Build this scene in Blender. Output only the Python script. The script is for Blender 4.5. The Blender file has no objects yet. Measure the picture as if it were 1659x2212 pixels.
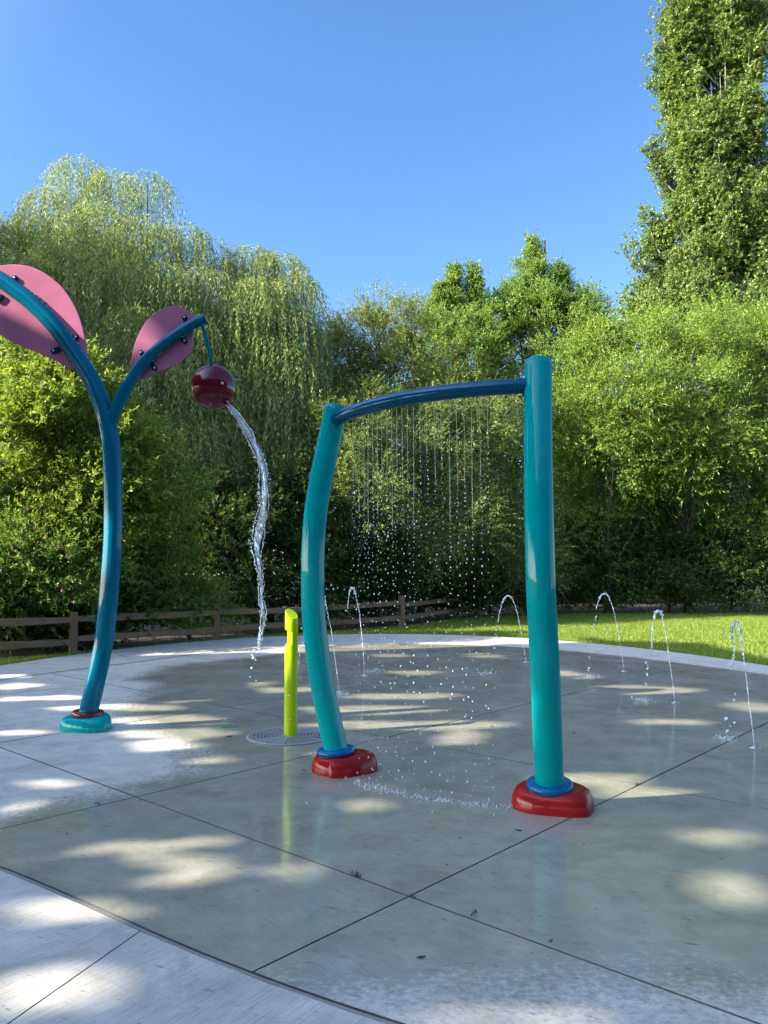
import bpy, math, random
import numpy as np
from mathutils import Vector, noise as mnoise

rng = np.random.default_rng(11)
random.seed(5)
scene = bpy.context.scene
col = scene.collection
R = math.radians

# ------------------------------------------------------------------ camera geometry
CAM_H, PITCH, FPX, CX, CY = 1.65, R(4.6), 1661.0, 829.5, 1106.0


def _dir(px, py):
    a = (px - CX) / FPX
    b = (CY - py) / FPX
    return np.array([a, math.cos(PITCH) - b * math.sin(PITCH), math.sin(PITCH) + b * math.cos(PITCH)])


def g(px, py, z=0.0):
    """survey point: where the sight line of a photo pixel meets the ground"""
    d = _dir(px, py)
    return d * ((z - CAM_H) / d[2]) + np.array([0, 0, CAM_H])


def at(px, py, Y):
    """survey point at the distance Y"""
    d = _dir(px, py)
    return d * (Y / d[1]) + np.array([0, 0, CAM_H])


def to_px(P):
    P = np.asarray(P, float)
    x, y, z = P[:, 0], P[:, 1], P[:, 2] - CAM_H
    fw = y * math.cos(PITCH) + z * math.sin(PITCH)
    up = -y * math.sin(PITCH) + z * math.cos(PITCH)
    fw = np.where(fw < 0.05, 0.05, fw)
    return np.stack([CX + FPX * x / fw, CY - FPX * up / fw], 1)


SUN_EL = R(31)
SUN_H = np.array([-0.94, -0.34])
SUN_H /= np.linalg.norm(SUN_H)
SUN = np.array([SUN_H[0] * math.cos(SUN_EL), SUN_H[1] * math.cos(SUN_EL), math.sin(SUN_EL)])


# ------------------------------------------------------------------ object helpers
def tag(o, label=None, cat=None, group=None, kind=None):
    if label: o["label"] = label
    if cat: o["category"] = cat
    if group: o["group"] = group
    if kind: o["kind"] = kind
    return o


BASES = {}


def thing(name, label, cat, loc=(0, 0, 0), group=None):
    o = bpy.data.objects.new(name, None)
    o.empty_display_size = 0.1
    col.objects.link(o)
    o.location = tuple(float(v) for v in loc)
    BASES[o.name] = np.array(loc, float)
    return tag(o, label, cat, group)


def mesh(name, verts, faces, mat, parent=None, smooth=False, origin=None):
    """one mesh object from world-space vertices; faces is a list, or an (n,k) array"""
    verts = np.asarray(verts, np.float32)
    base = np.zeros(3)
    if parent is not None:
        base = BASES[parent.name]
    elif origin is not None:
        base = np.array(origin, float)
    v = verts - base.astype(np.float32)
    me = bpy.data.meshes.new(name)
    if isinstance(faces, np.ndarray):
        k = faces.shape[1]
        nf = len(faces)
        me.vertices.add(len(v)); me.loops.add(nf * k); me.polygons.add(nf)
        me.vertices.foreach_set("co", v.ravel())
        me.loops.foreach_set("vertex_index", faces.astype(np.int32).ravel())
        me.polygons.foreach_set("loop_start", np.arange(0, nf * k, k, dtype=np.int32))
        me.polygons.foreach_set("loop_total", np.full(nf, k, np.int32))
        me.update(calc_edges=True)
    else:
        me.from_pydata(v.tolist(), [], faces)
        me.update()
    if smooth:
        me.polygons.foreach_set("use_smooth", np.ones(len(me.polygons), bool))
    me.materials.append(mat)
    o = bpy.data.objects.new(name, me)
    col.objects.link(o)
    if parent is not None:
        o.parent = parent
        BASES[o.name] = base
    else:
        o.location = tuple(base)
        BASES[o.name] = base
    return o


class MB:
    """collects shapes for ONE mesh"""
    def __init__(s): s.v = []; s.f = []; s.n = 0

    def add(s, v, f):
        v = np.asarray(v, float)
        s.v.append(v)
        s.f += [tuple(int(i) + s.n for i in q) for q in f]
        s.n += len(v)
        return s

    def build(s, name, mat, parent=None, smooth=False, origin=None):
        return mesh(name, np.concatenate(s.v), s.f, mat, parent, smooth, origin)


def catmull(P, n=8):
    P = np.asarray(P, float)
    Q = np.vstack([2 * P[0] - P[1], P, 2 * P[-1] - P[-2]])
    out = []
    for i in range(1, len(Q) - 2):
        p0, p1, p2, p3 = Q[i - 1], Q[i], Q[i + 1], Q[i + 2]
        for t in np.linspace(0, 1, n, endpoint=False):
            out.append(0.5 * ((2 * p1) + (-p0 + p2) * t + (2 * p0 - 5 * p1 + 4 * p2 - p3) * t * t + (-p0 + 3 * p1 - 3 * p2 + p3) * t ** 3))
    out.append(Q[-2])
    return np.array(out)


def frames(P):
    T = np.gradient(P, axis=0)
    T /= np.linalg.norm(T, axis=1)[:, None] + 1e-12
    ref = np.array([0, 0, 1.0]) if abs(T[0][2]) < 0.9 else np.array([1.0, 0, 0])
    N = np.cross(T[0], ref); N /= np.linalg.norm(N)
    Ns = []
    for t in T:
        N = N - t * N.dot(t); N /= np.linalg.norm(N) + 1e-12
        Ns.append(N)
    Ns = np.array(Ns)
    return T, Ns, np.cross(T, Ns)


def tube(P, r, seg=16, cap=True, flat=1.0, round_cap=0.0):
    P = np.asarray(P, float)
    n = len(P)
    r = np.full(n, r) if np.isscalar(r) else np.asarray(r, float)
    T, N, B = frames(P)
    a = np.linspace(0, 2 * math.pi, seg, endpoint=False)
    v = (P[:, None, :] + r[:, None, None] * (np.cos(a)[None, :, None] * N[:, None, :] + flat * np.sin(a)[None, :, None] * B[:, None, :])).reshape(-1, 3)
    f = []
    for i in range(n - 1):
        for j in range(seg):
            k = (j + 1) % seg
            f.append((i * seg + j, i * seg + k, (i + 1) * seg + k, (i + 1) * seg + j))
    v = list(v)
    if cap:
        for e, i in ((0, 0), (1, n - 1)):
            ring = [i * seg + j for j in range(seg)]
            b = round_cap
            if b > 0:  # bevelled end
                sgn = -1 if e == 0 else 1
                st = len(v)
                for j in ring:
                    v.append(P[i] + (v[j] - P[i]) * (1 - b) + T[i] * sgn * b * r[i])
                for j in range(seg):
                    k = (j + 1) % seg
                    q = (ring[j], ring[k], st + k, st + j)
                    f.append(q if e == 1 else q[::-1])
                ring = [st + j for j in range(seg)]
            f.append(tuple(ring) if e == 1 else tuple(ring[::-1]))
    return np.array(v), f


def box(c, s, ax=None):
    c = np.asarray(c, float); s = np.asarray(s, float) / 2
    ax = np.eye(3) if ax is None else ax
    v = [c + ax[0] * s[0] * i + ax[1] * s[1] * j + ax[2] * s[2] * k for i in (-1, 1) for j in (-1, 1) for k in (-1, 1)]
    f = [(0, 1, 3, 2), (4, 6, 7, 5), (0, 4, 5, 1), (2, 3, 7, 6), (0, 2, 6, 4), (1, 5, 7, 3)]
    return np.array(v), f


def lathe(prof, c=(0, 0, 0), seg=40, axis=(0, 0, 1), cap=True):
    """prof: (radius, height) pairs"""
    ax = np.array(axis, float); ax /= np.linalg.norm(ax)
    ref = np.array([0, 0, 1.0]) if abs(ax[2]) < 0.9 else np.array([1.0, 0, 0])
    u = np.cross(ref, ax); u /= np.linalg.norm(u); w = np.cross(ax, u)
    a = np.linspace(0, 2 * math.pi, seg, endpoint=False)
    v = []; f = []
    for r_, h in prof:
        for t in a:
            v.append(np.array(c) + ax * h + r_ * (math.cos(t) * u + math.sin(t) * w))
    for i in range(len(prof) - 1):
        for j in range(seg):
            k = (j + 1) % seg
            f.append((i * seg + j, i * seg + k, (i + 1) * seg + k, (i + 1) * seg + j))
    if cap:
        f.append(tuple(range(seg))[::-1])
        f.append(tuple((len(prof) - 1) * seg + j for j in range(seg)))
    return np.array(v), f


def torus(c, Rr, r, seg=48, rs=14, tz=1.0, tilt=(0, 0, 1)):
    prof = [(Rr + r * math.cos(t), r * tz * math.sin(t)) for t in np.linspace(0, 2 * math.pi, rs + 1)]
    return lathe(prof, c, seg, tilt, cap=False)


def blob(c, r, stretch=1.0):
    """a small droplet: 5 rings"""
    v = [np.array(c) + [0, 0, r * stretch]]
    f = []
    n = 7
    for i in (1, 2, 3):
        t = math.pi * i / 4
        for j in range(n):
            p = 2 * math.pi * j / n
            v.append(np.array(c) + [r * math.sin(t) * math.cos(p), r * math.sin(t) * math.sin(p), r * stretch * math.cos(t)])
    v.append(np.array(c) - [0, 0, r * stretch])
    for j in range(n):
        k = (j + 1) % n
        f.append((0, 1 + j, 1 + k))
        f.append((1 + j, 1 + n + j, 1 + n + k, 1 + k))
        f.append((1 + n + j, 1 + 2 * n + j, 1 + 2 * n + k, 1 + n + k))
        f.append((1 + 2 * n + j, 1 + 3 * n, 1 + 2 * n + k))
    return np.array(v), f


# ------------------------------------------------------------------ materials
def new_mat(name):
    m = bpy.data.materials.new(name)
    m.use_nodes = True
    nt = m.node_tree
    return m, nt, nt.nodes["Principled BSDF"], nt.nodes["Material Output"]


def nd(nt, t, **kw):
    n = nt.nodes.new(t)
    for k, v in kw.items():
        if k.startswith("i_"):
            n.inputs[k[2:].replace("_", " ")].default_value = v
        else:
            setattr(n, k, v)
    return n


def math_n(nt, op, a, b=None, clamp=False):
    n = nt.nodes.new("ShaderNodeMath"); n.operation = op; n.use_clamp = clamp
    for i, x in enumerate((a, b)):
        if x is None: continue
        if isinstance(x, (int, float)): n.inputs[i].default_value = x
        else: nt.links.new(x, n.inputs[i])
    return n.outputs[0]


def mix_c(nt, fac, a, b, blend="MIX"):
    n = nt.nodes.new("ShaderNodeMix"); n.data_type = "RGBA"; n.blend_type = blend
    if isinstance(fac, (int, float)): n.inputs[0].default_value = fac
    else: nt.links.new(fac, n.inputs[0])
    for i, x in ((6, a), (7, b)):
        if isinstance(x, tuple): n.inputs[i].default_value = (*x[:3], 1)
        else: nt.links.new(x, n.inputs[i])
    return n.outputs[2]


def ramp(nt, fac, stops):
    n = nt.nodes.new("ShaderNodeValToRGB")
    e = n.color_ramp.elements
    while len(e) < len(stops): e.new(0.5)
    for q, (p, c) in zip(e, stops):
        q.position = p
        q.color = (*c, 1) if isinstance(c, tuple) else (c, c, c, 1)
    nt.links.new(fac, n.inputs[0])
    return n.outputs[0]


def noise_n(nt, vec, scale, detail=3.0, rough=0.55, dist=0.0):
    n = nt.nodes.new("ShaderNodeTexNoise")
    n.inputs["Scale"].default_value = scale
    n.inputs["Detail"].default_value = detail
    n.inputs["Roughness"].default_value = rough
    n.inputs["Distortion"].default_value = dist
    if vec is not None: nt.links.new(vec, n.inputs["Vector"])
    return n.outputs["Fac"]


def world_pos(nt):
    return nt.nodes.new("ShaderNodeNewGeometry").outputs["Position"]


def scaled(nt, vec, s, rot=0.0):
    n = nt.nodes.new("ShaderNodeMapping")
    n.inputs["Scale"].default_value = s
    if rot:
        q = nt.nodes.new("ShaderNodeVectorRotate"); q.rotation_type = "Z_AXIS"; q.inputs["Angle"].default_value = -rot
        nt.links.new(vec, q.inputs["Vector"]); vec = q.outputs[0]
    nt.links.new(vec, n.inputs["Vector"])
    return n.outputs[0]


def bump(nt, h, strength, distance, bsdf):
    n = nt.nodes.new("ShaderNodeBump")
    n.inputs["Strength"].default_value = strength
    n.inputs["Distance"].default_value = distance
    nt.links.new(h, n.inputs["Height"])
    nt.links.new(n.outputs[0], bsdf.inputs["Normal"])
    return n


def paint(name, c, rough=0.16, coat=1.0, orange=0.15):
    m, nt, b, out = new_mat(name)
    p = world_pos(nt)
    n1 = noise_n(nt, p, 3.0, 4)
    c2 = tuple(x * 0.82 for x in c)
    nt.links.new(mix_c(nt, ramp(nt, n1, [(0.35, 0.0), (0.7, 1.0)]), c, c2), b.inputs["Base Color"])
    sc = noise_n(nt, scaled(nt, p, (9, 9, 1.2)), 6.0, 4)
    nt.links.new(math_n(nt, "MULTIPLY_ADD", sc, 0.16), b.inputs["Roughness"])
    nt.nodes[-1].inputs[2].default_value = rough + 0.25
    b.inputs["Specular IOR Level"].default_value = 0.0
    b.inputs["Coat Weight"].default_value = coat
    b.inputs["Coat Roughness"].default_value = 0.04
    bump(nt, noise_n(nt, p, 45.0, 2), 0.035 * orange / 0.15, 0.01, b)
    return m


def leaf_mat(name, c1, c2, c3, trans=0.42, rough=0.45, tint=(1.25, 1.15, 0.55), patch=0.35, gain=2.0):
    """leaf colours vary from leaf to leaf and from branch to branch"""
    m, nt, b, out = new_mat(name)
    geo = nt.nodes.new("ShaderNodeNewGeometry")
    r = geo.outputs["Random Per Island"]
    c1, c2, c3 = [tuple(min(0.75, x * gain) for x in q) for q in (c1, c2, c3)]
    c = ramp(nt, r, [(0.0, c1), (0.55, c2), (1.0, c3)])
    n = noise_n(nt, geo.outputs["Position"], 0.55, 3)
    warm = mix_c(nt, 1.0, c, (1.22, 1.06, 0.62), "MULTIPLY")
    c = mix_c(nt, ramp(nt, n, [(0.42, 0.0), (0.62, patch)]), c, warm)
    nt.links.new(c, b.inputs["Base Color"])
    b.inputs["Roughness"].default_value = rough
    b.inputs["Specular IOR Level"].default_value = 0.35
    t = nt.nodes.new("ShaderNodeBsdfTranslucent")
    nt.links.new(mix_c(nt, 1.0, c, tint, "MULTIPLY"), t.inputs["Color"])
    mx = nt.nodes.new("ShaderNodeMixShader"); mx.inputs[0].default_value = trans
    nt.links.new(b.outputs[0], mx.inputs[1]); nt.links.new(t.outputs[0], mx.inputs[2])
    nt.links.new(mx.outputs[0], out.inputs["Surface"])
    return m


def bark_mat(name, c1, c2):
    m, nt, b, out = new_mat(name)
    p = world_pos(nt)
    n = noise_n(nt, scaled(nt, p, (6, 6, 1.2)), 3.0, 6, 0.65)
    nt.links.new(mix_c(nt, ramp(nt, n, [(0.35, 0.0), (0.65, 1.0)]), c1, c2), b.inputs["Base Color"])
    b.inputs["Roughness"].default_value = 0.9
    bump(nt, n, 0.6, 0.05, b)
    return m


def plain(name, c, rough=0.5, metal=0.0):
    m, nt, b, out = new_mat(name)
    p = world_pos(nt)
    n = noise_n(nt, p, 25.0, 4)
    nt.links.new(mix_c(nt, n, tuple(x * 0.85 for x in c), tuple(min(1, x * 1.12) for x in c)), b.inputs["Base Color"])
    b.inputs["Roughness"].default_value = rough
    b.inputs["Metallic"].default_value = metal
    return m


def water_mat(name, white):
    m, nt, b, out = new_mat(name)
    b.inputs["Base Color"].default_value = (0.97, 0.985, 1, 1)
    b.inputs["Transmission Weight"].default_value = 1.0
    b.inputs["IOR"].default_value = 1.33
    b.inputs["Roughness"].default_value = 0.03
    p = world_pos(nt)
    d = nt.nodes.new("ShaderNodeBsdfDiffuse"); d.inputs["Color"].default_value = (0.86, 0.9, 0.95, 1)
    tl = nt.nodes.new("ShaderNodeBsdfTranslucent"); tl.inputs["Color"].default_value = (0.86, 0.9, 0.95, 1)
    a = nt.nodes.new("ShaderNodeAddShader")
    nt.links.new(d.outputs[0], a.inputs[0]); nt.links.new(tl.outputs[0], a.inputs[1])
    mx = nt.nodes.new("ShaderNodeMixShader")
    n = noise_n(nt, p, 30.0, 3, 0.6)
    nt.links.new(ramp(nt, n, [(0.42, white * 0.35), (0.62, white)]), mx.inputs[0])
    nt.links.new(b.outputs[0], mx.inputs[1]); nt.links.new(a.outputs[0], mx.inputs[2])
    nt.links.new(mx.outputs[0], out.inputs["Surface"])
    return m


M = {}
M["teal"] = paint("teal_paint", (0.0, 0.30, 0.315), coat=0.3)
M["blue"] = paint("blue_paint", (0.0, 0.125, 0.205), coat=0.35)
M["collar_blue"] = paint("collar_blue_paint", (0.0, 0.105, 0.27), coat=0.5)
M["navy"] = paint("deep_blue_paint", (0.0, 0.085, 0.18), coat=0.55)
M["red"] = paint("red_paint", (0.27, 0.013, 0.014), coat=0.35)
M["burgundy"] = paint("burgundy_paint", (0.14, 0.007, 0.016), rough=0.12, orange=0.03)
M["lime"] = paint("lime_paint", (0.40, 0.58, 0.012), rough=0.3, coat=0.4)
M["base_teal"] = paint("base_teal_paint", (0.0, 0.30, 0.31), coat=0.35)
M["pink"] = paint("pink_panel", (0.50, 0.165, 0.25), rough=0.5, coat=0.1, orange=0.05)
M["bracket"] = paint("bracket_paint", (0.006, 0.03, 0.08), rough=0.35, coat=0.5)
M["steel"] = plain("stainless_steel", (0.62, 0.63, 0.65), 0.28, 1.0)
M["plate"] = plain("drain_plate_metal", (0.29, 0.29, 0.29), 0.55, 0.2)
M["dark"] = plain("drain_pit_black", (0.012, 0.012, 0.013), 0.8)
M["water"] = water_mat("clear_water", 0.30)
M["thread"] = water_mat("thread_water", 0.22)
M["foam"] = water_mat("aerated_water", 0.58)
M["soft"] = water_mat("splash_water", 0.45)
M["drop"] = water_mat("droplet_water", 0.58)
M["wood"] = None


def wood_mat():
    m, nt, b, out = new_mat("weathered_cedar")
    p = world_pos(nt)
    geo = nt.nodes.new("ShaderNodeTexCoord")
    n = noise_n(nt, scaled(nt, geo.outputs["Object"], (1.2, 1.2, 22)), 3.0, 5, 0.6)
    n2 = noise_n(nt, p, 1.3, 3)
    c = mix_c(nt, ramp(nt, n, [(0.3, 0.0), (0.7, 1.0)]), (0.15, 0.072, 0.030), (0.26, 0.145, 0.07))
    c = mix_c(nt, ramp(nt, n2, [(0.4, 0.0), (0.65, 0.6)]), c, (0.15, 0.12, 0.095))
    nt.links.new(c, b.inputs["Base Color"])
    b.inputs["Roughness"].default_value = 0.85
    bump(nt, n, 0.5, 0.01, b)
    return m


M["wood"] = wood_mat()


def concrete_mat(name, wettable):
    m, nt, b, out = new_mat(name)
    p = world_pos(nt)
    sep = nt.nodes.new("ShaderNodeSeparateXYZ"); nt.links.new(p, sep.inputs[0])
    X, Y = sep.outputs[0], sep.outputs[1]
    big = noise_n(nt, p, 0.7, 4, 0.6)
    mid = noise_n(nt, p, 4.0, 5, 0.65)
    fine = noise_n(nt, p, 60.0, 4, 0.7)
    broom = noise_n(nt, scaled(nt, p, (2.0, 34, 1), R(130) if wettable else R(54)), 2.2, 4, 0.65)
    dry = mix_c(nt, ramp(nt, mid, [(0.3, 0.0), (0.72, 1.0)]), (0.45, 0.415, 0.345), (0.63, 0.585, 0.495))
    dry = mix_c(nt, ramp(nt, broom, [(0.34, 0.30 if wettable else 0.6), (0.52, 0.0)]), dry, (0.30, 0.285, 0.25))
    # small dark pits and drag marks left by the finishing
    marks = noise_n(nt, scaled(nt, p, (9, 34, 1), R(-20)), 1.0, 3, 0.6)
    dry = mix_c(nt, ramp(nt, marks, [(0.62, 0.0), (0.72, 0.75)]), dry, (0.17, 0.16, 0.14))
    pits = nt.nodes.new("ShaderNodeTexVoronoi"); pits.inputs["Scale"].default_value = 7.0
    nt.links.new(p, pits.inputs["Vector"])
    dry = mix_c(nt, ramp(nt, pits.outputs["Distance"], [(0.03, 0.5), (0.075, 0.0)]), dry, (0.10, 0.095, 0.09))
    stain = noise_n(nt, p, 1.9, 5, 0.7, 0.6)
    dry = mix_c(nt, ramp(nt, stain, [(0.50, 0.0), (0.70, 0.55)]), dry, (0.25, 0.235, 0.195))
    if not wettable:
        nt.links.new(mix_c(nt, ramp(nt, fine, [(0.3, 0.22), (0.7, 0.0)]), dry, (0.25, 0.25, 0.25)), b.inputs["Base Color"])
        b.inputs["Roughness"].default_value = 0.88
        h = math_n(nt, "ADD", math_n(nt, "MULTIPLY", broom, 0.8), fine)
        bump(nt, h, 0.35, 0.006, b)
        return m
    # how far the water has run: an irregular sheet that stops short of the rim and of the left side
    dx = math_n(nt, "DIVIDE", math_n(nt, "SUBTRACT", X, 0.5), 6.25)
    dy = math_n(nt, "DIVIDE", math_n(nt, "SUBTRACT", Y, 10.75), 7.5)
    rr = math_n(nt, "SQRT", math_n(nt, "ADD", math_n(nt, "MULTIPLY", dx, dx), math_n(nt, "MULTIPLY", dy, dy)))
    mr = nt.nodes.new("ShaderNodeMapRange"); mr.interpolation_type = "SMOOTHSTEP"
    mr.inputs["From Min"].default_value = -0.7; mr.inputs["From Max"].default_value = 0.5; mr.inputs["To Min"].default_value = 1.06; mr.inputs["To Max"].default_value = 1.045
    nt.links.new(X, mr.inputs["Value"])
    far = nt.nodes.new("ShaderNodeMapRange")
    far.inputs["From Min"].default_value = 5.0; far.inputs["From Max"].default_value = 8.0; far.inputs["To Min"].default_value = 0.0; far.inputs["To Max"].default_value = 0.05
    nt.links.new(Y, far.inputs["Value"])
    rim = math_n(nt, "MULTIPLY", math_n(nt, "SUBTRACT", math_n(nt, "ADD", mr.outputs[0], far.outputs[0]), rr), 6.8)
    fc = nt.nodes.new("ShaderNodeFloatCurve")
    cu = fc.mapping.curves[0]
    pts = [(3.0, -2.6), (4.4, -2.7), (5.3, -2.75), (6.0, -2.35), (7.2, -2.0), (8.3, -2.7), (9.5, -3.3), (11.0, -3.6), (13.0, -4.2), (15.2, -3.2), (16.4, -2.2), (19.0, -1.5)]
    for i, (yy, xx) in enumerate(pts):
        q = (yy / 20.0, (xx + 6) / 6.0)
        if i < 2: cu.points[i].location = q
        else: cu.points.new(*q)
    fc.mapping.update()
    nt.links.new(math_n(nt, "DIVIDE", Y, 20.0), fc.inputs["Value"])
    xb = math_n(nt, "SUBTRACT", math_n(nt, "MULTIPLY", fc.outputs[0], 6.0), 6.0)
    left = math_n(nt, "MULTIPLY", math_n(nt, "SUBTRACT", X, xb), 0.8)
    d = math_n(nt, "MINIMUM", rim, left)
    spk = noise_n(nt, scaled(nt, p, (1.0, 1.25, 1)), 24.0, 5, 0.75)
    edge = math_n(nt, "ADD", math_n(nt, "MULTIPLY", math_n(nt, "SUBTRACT", big, 0.5), 1.1), math_n(nt, "MULTIPLY", math_n(nt, "SUBTRACT", spk, 0.5), 1.35))
    wet = ramp(nt, math_n(nt, "ADD", d, edge), [(-0.0, 0.0), (0.36, 1.0)])
    # splashed spots beyond the edge
    wetc = mix_c(nt, 1.0, dry, (0.585, 0.59, 0.535), "MULTIPLY")
    wetc = mix_c(nt, ramp(nt, big, [(0.4, 0.0), (0.66, 0.55)]), wetc, mix_c(nt, 1.0, dry, (0.47, 0.495, 0.40), "MULTIPLY"))
    nt.links.new(mix_c(nt, wet, dry, wetc), b.inputs["Base Color"])
    b.inputs["Roughness"].default_value = 0.8
    film = noise_n(nt, p, 1.1, 4, 0.6)
    nt.links.new(math_n(nt, "MULTIPLY", wet, ramp(nt, film, [(0.3, 0.55), (0.55, 1.0)])), b.inputs["Coat Weight"])
    streak = noise_n(nt, scaled(nt, p, (4, 26, 1), R(15)), 1.0, 3)
    cr = math_n(nt, "MULTIPLY_ADD", streak, 0.16); nt.nodes[-1].inputs[2].default_value = 0.03
    nt.links.new(cr, b.inputs["Coat Roughness"])
    b.inputs["Coat IOR"].default_value = 1.36
    h = math_n(nt, "ADD", math_n(nt, "MULTIPLY", broom, 0.6), fine)
    bump(nt, h, 0.3, 0.006, b)
    rip = noise_n(nt, scaled(nt, p, (7, 16, 1)), 1.5, 3)
    bn = nt.nodes.new("ShaderNodeBump"); bn.inputs["Strength"].default_value = 0.10; bn.inputs["Distance"].default_value = 0.012
    nt.links.new(rip, bn.inputs["Height"]); nt.links.new(bn.outputs[0], b.inputs["Coat Normal"])
    return m


M["pad"] = concrete_mat("wet_pad_concrete", True)
M["band"] = concrete_mat("dry_band_concrete", False)


def lawn_ground():
    m, nt, b, out = new_mat("lawn_soil_and_thatch")
    p = world_pos(nt)
    n = noise_n(nt, p, 1.2, 5, 0.65)
    f = noise_n(nt, p, 40, 3, 0.7)
    c = mix_c(nt, ramp(nt, n, [(0.35, 0.0), (0.7, 1.0)]), (0.035, 0.075, 0.012), (0.075, 0.115, 0.02))
    c = mix_c(nt, ramp(nt, f, [(0.35, 0.5), (0.65, 0.0)]), c, (0.03, 0.04, 0.012))
    nt.links.new(c, b.inputs["Base Color"]); b.inputs["Roughness"].default_value = 0.95
    bump(nt, f, 0.8, 0.03, b)
    return m


M["lawn"] = lawn_ground()
M["soil"] = plain("dark_soil", (0.035, 0.028, 0.02), 0.95)
M["edge"] = plain("stained_slab_edge", (0.10, 0.095, 0.085), 0.9)
M["bed"] = plain("joint_filler_dark", (0.03, 0.03, 0.028), 0.9)
M["bark"] = bark_mat("brown_bark", (0.06, 0.045, 0.032), (0.14, 0.11, 0.085))
M["bark_pale"] = bark_mat("pale_poplar_bark", (0.20, 0.175, 0.145), (0.42, 0.38, 0.32))
M["twig"] = bark_mat("grey_twig", (0.16, 0.13, 0.10), (0.28, 0.23, 0.18))

# ------------------------------------------------------------------ world, sun, camera
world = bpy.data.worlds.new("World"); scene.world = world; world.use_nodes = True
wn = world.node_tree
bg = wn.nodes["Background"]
sky = wn.nodes.new("ShaderNodeTexSky"); sky.sky_type = "NISHITA"; sky.sun_disc = False
sky.sun_elevation = SUN_EL
sky.sun_rotation = math.atan2(SUN_H[0], SUN_H[1])
sky.air_density = 1.0; sky.dust_density = 0.3; sky.ozone_density = 3.0
hs = wn.nodes.new("ShaderNodeHueSaturation"); hs.inputs["Saturation"].default_value = 1.16; hs.inputs["Hue"].default_value = 0.503; hs.inputs["Value"].default_value = 1.12
wn.links.new(sky.outputs[0], hs.inputs["Color"])
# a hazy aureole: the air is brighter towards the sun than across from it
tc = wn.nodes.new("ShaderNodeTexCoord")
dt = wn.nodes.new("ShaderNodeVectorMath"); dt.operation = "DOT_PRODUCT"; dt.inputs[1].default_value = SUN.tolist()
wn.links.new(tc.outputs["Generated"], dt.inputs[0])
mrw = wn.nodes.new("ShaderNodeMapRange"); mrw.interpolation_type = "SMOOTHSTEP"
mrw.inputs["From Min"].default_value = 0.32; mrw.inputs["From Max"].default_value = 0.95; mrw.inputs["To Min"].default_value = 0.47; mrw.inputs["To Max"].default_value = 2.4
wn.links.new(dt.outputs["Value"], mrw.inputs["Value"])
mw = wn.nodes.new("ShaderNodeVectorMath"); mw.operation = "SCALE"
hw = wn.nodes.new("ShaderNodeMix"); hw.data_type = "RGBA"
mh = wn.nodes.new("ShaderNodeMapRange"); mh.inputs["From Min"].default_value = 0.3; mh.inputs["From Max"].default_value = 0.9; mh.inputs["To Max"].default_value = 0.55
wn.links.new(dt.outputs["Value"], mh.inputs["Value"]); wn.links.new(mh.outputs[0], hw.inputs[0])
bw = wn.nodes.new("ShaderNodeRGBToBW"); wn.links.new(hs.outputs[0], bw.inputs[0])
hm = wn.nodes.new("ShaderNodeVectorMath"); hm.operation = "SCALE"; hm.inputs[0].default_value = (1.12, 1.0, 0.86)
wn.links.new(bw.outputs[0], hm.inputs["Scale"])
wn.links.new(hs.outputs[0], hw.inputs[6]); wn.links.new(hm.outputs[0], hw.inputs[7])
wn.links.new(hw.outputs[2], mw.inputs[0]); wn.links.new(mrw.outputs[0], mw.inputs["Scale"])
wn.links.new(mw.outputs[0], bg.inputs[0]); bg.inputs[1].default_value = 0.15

sl = bpy.data.lights.new("sun", "SUN"); sl.energy = 3.8; sl.angle = R(0.53); sl.color = (1.0, 0.93, 0.80)
so = bpy.data.objects.new("sun", sl); col.objects.link(so)
so.rotation_euler = Vector(SUN.tolist()).to_track_quat("Z", "Y").to_euler()
so.location = (-30, -12, 25)

cd = bpy.data.cameras.new("camera"); cam = bpy.data.objects.new("camera", cd); col.objects.link(cam)
cam.location = (0, 0, CAM_H); cam.rotation_euler = (math.pi / 2 + PITCH, 0, 0)
cd.sensor_fit = "HORIZONTAL"; cd.sensor_width = 36.0; cd.lens = 36.0 * FPX / 1659.0
cd.clip_start = 0.05; cd.clip_end = 3000
scene.camera = cam
vs = scene.view_settings
vs.view_transform = "Standard"; vs.look = "None"; vs.exposure = 2.05; vs.gamma = 1.0
cy = scene.cycles
cy.use_denoising = True
cy.max_bounces = 8; cy.diffuse_bounces = 3; cy.glossy_bounces = 3; cy.transmission_bounces = 6; cy.transparent_max_bounces = 6
cy.caustics_reflective = False; cy.caustics_refractive = False
cy.sample_clamp_indirect = 6.0


# ------------------------------------------------------------------ ground, pad, border
def inner_r(th):
    """rim of the wet pad as a fraction of its ellipse, by angle"""
    ks = INNER_K
    return np.interp(np.mod(th, 2 * math.pi), ks[0], ks[1], period=2 * math.pi)


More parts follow.
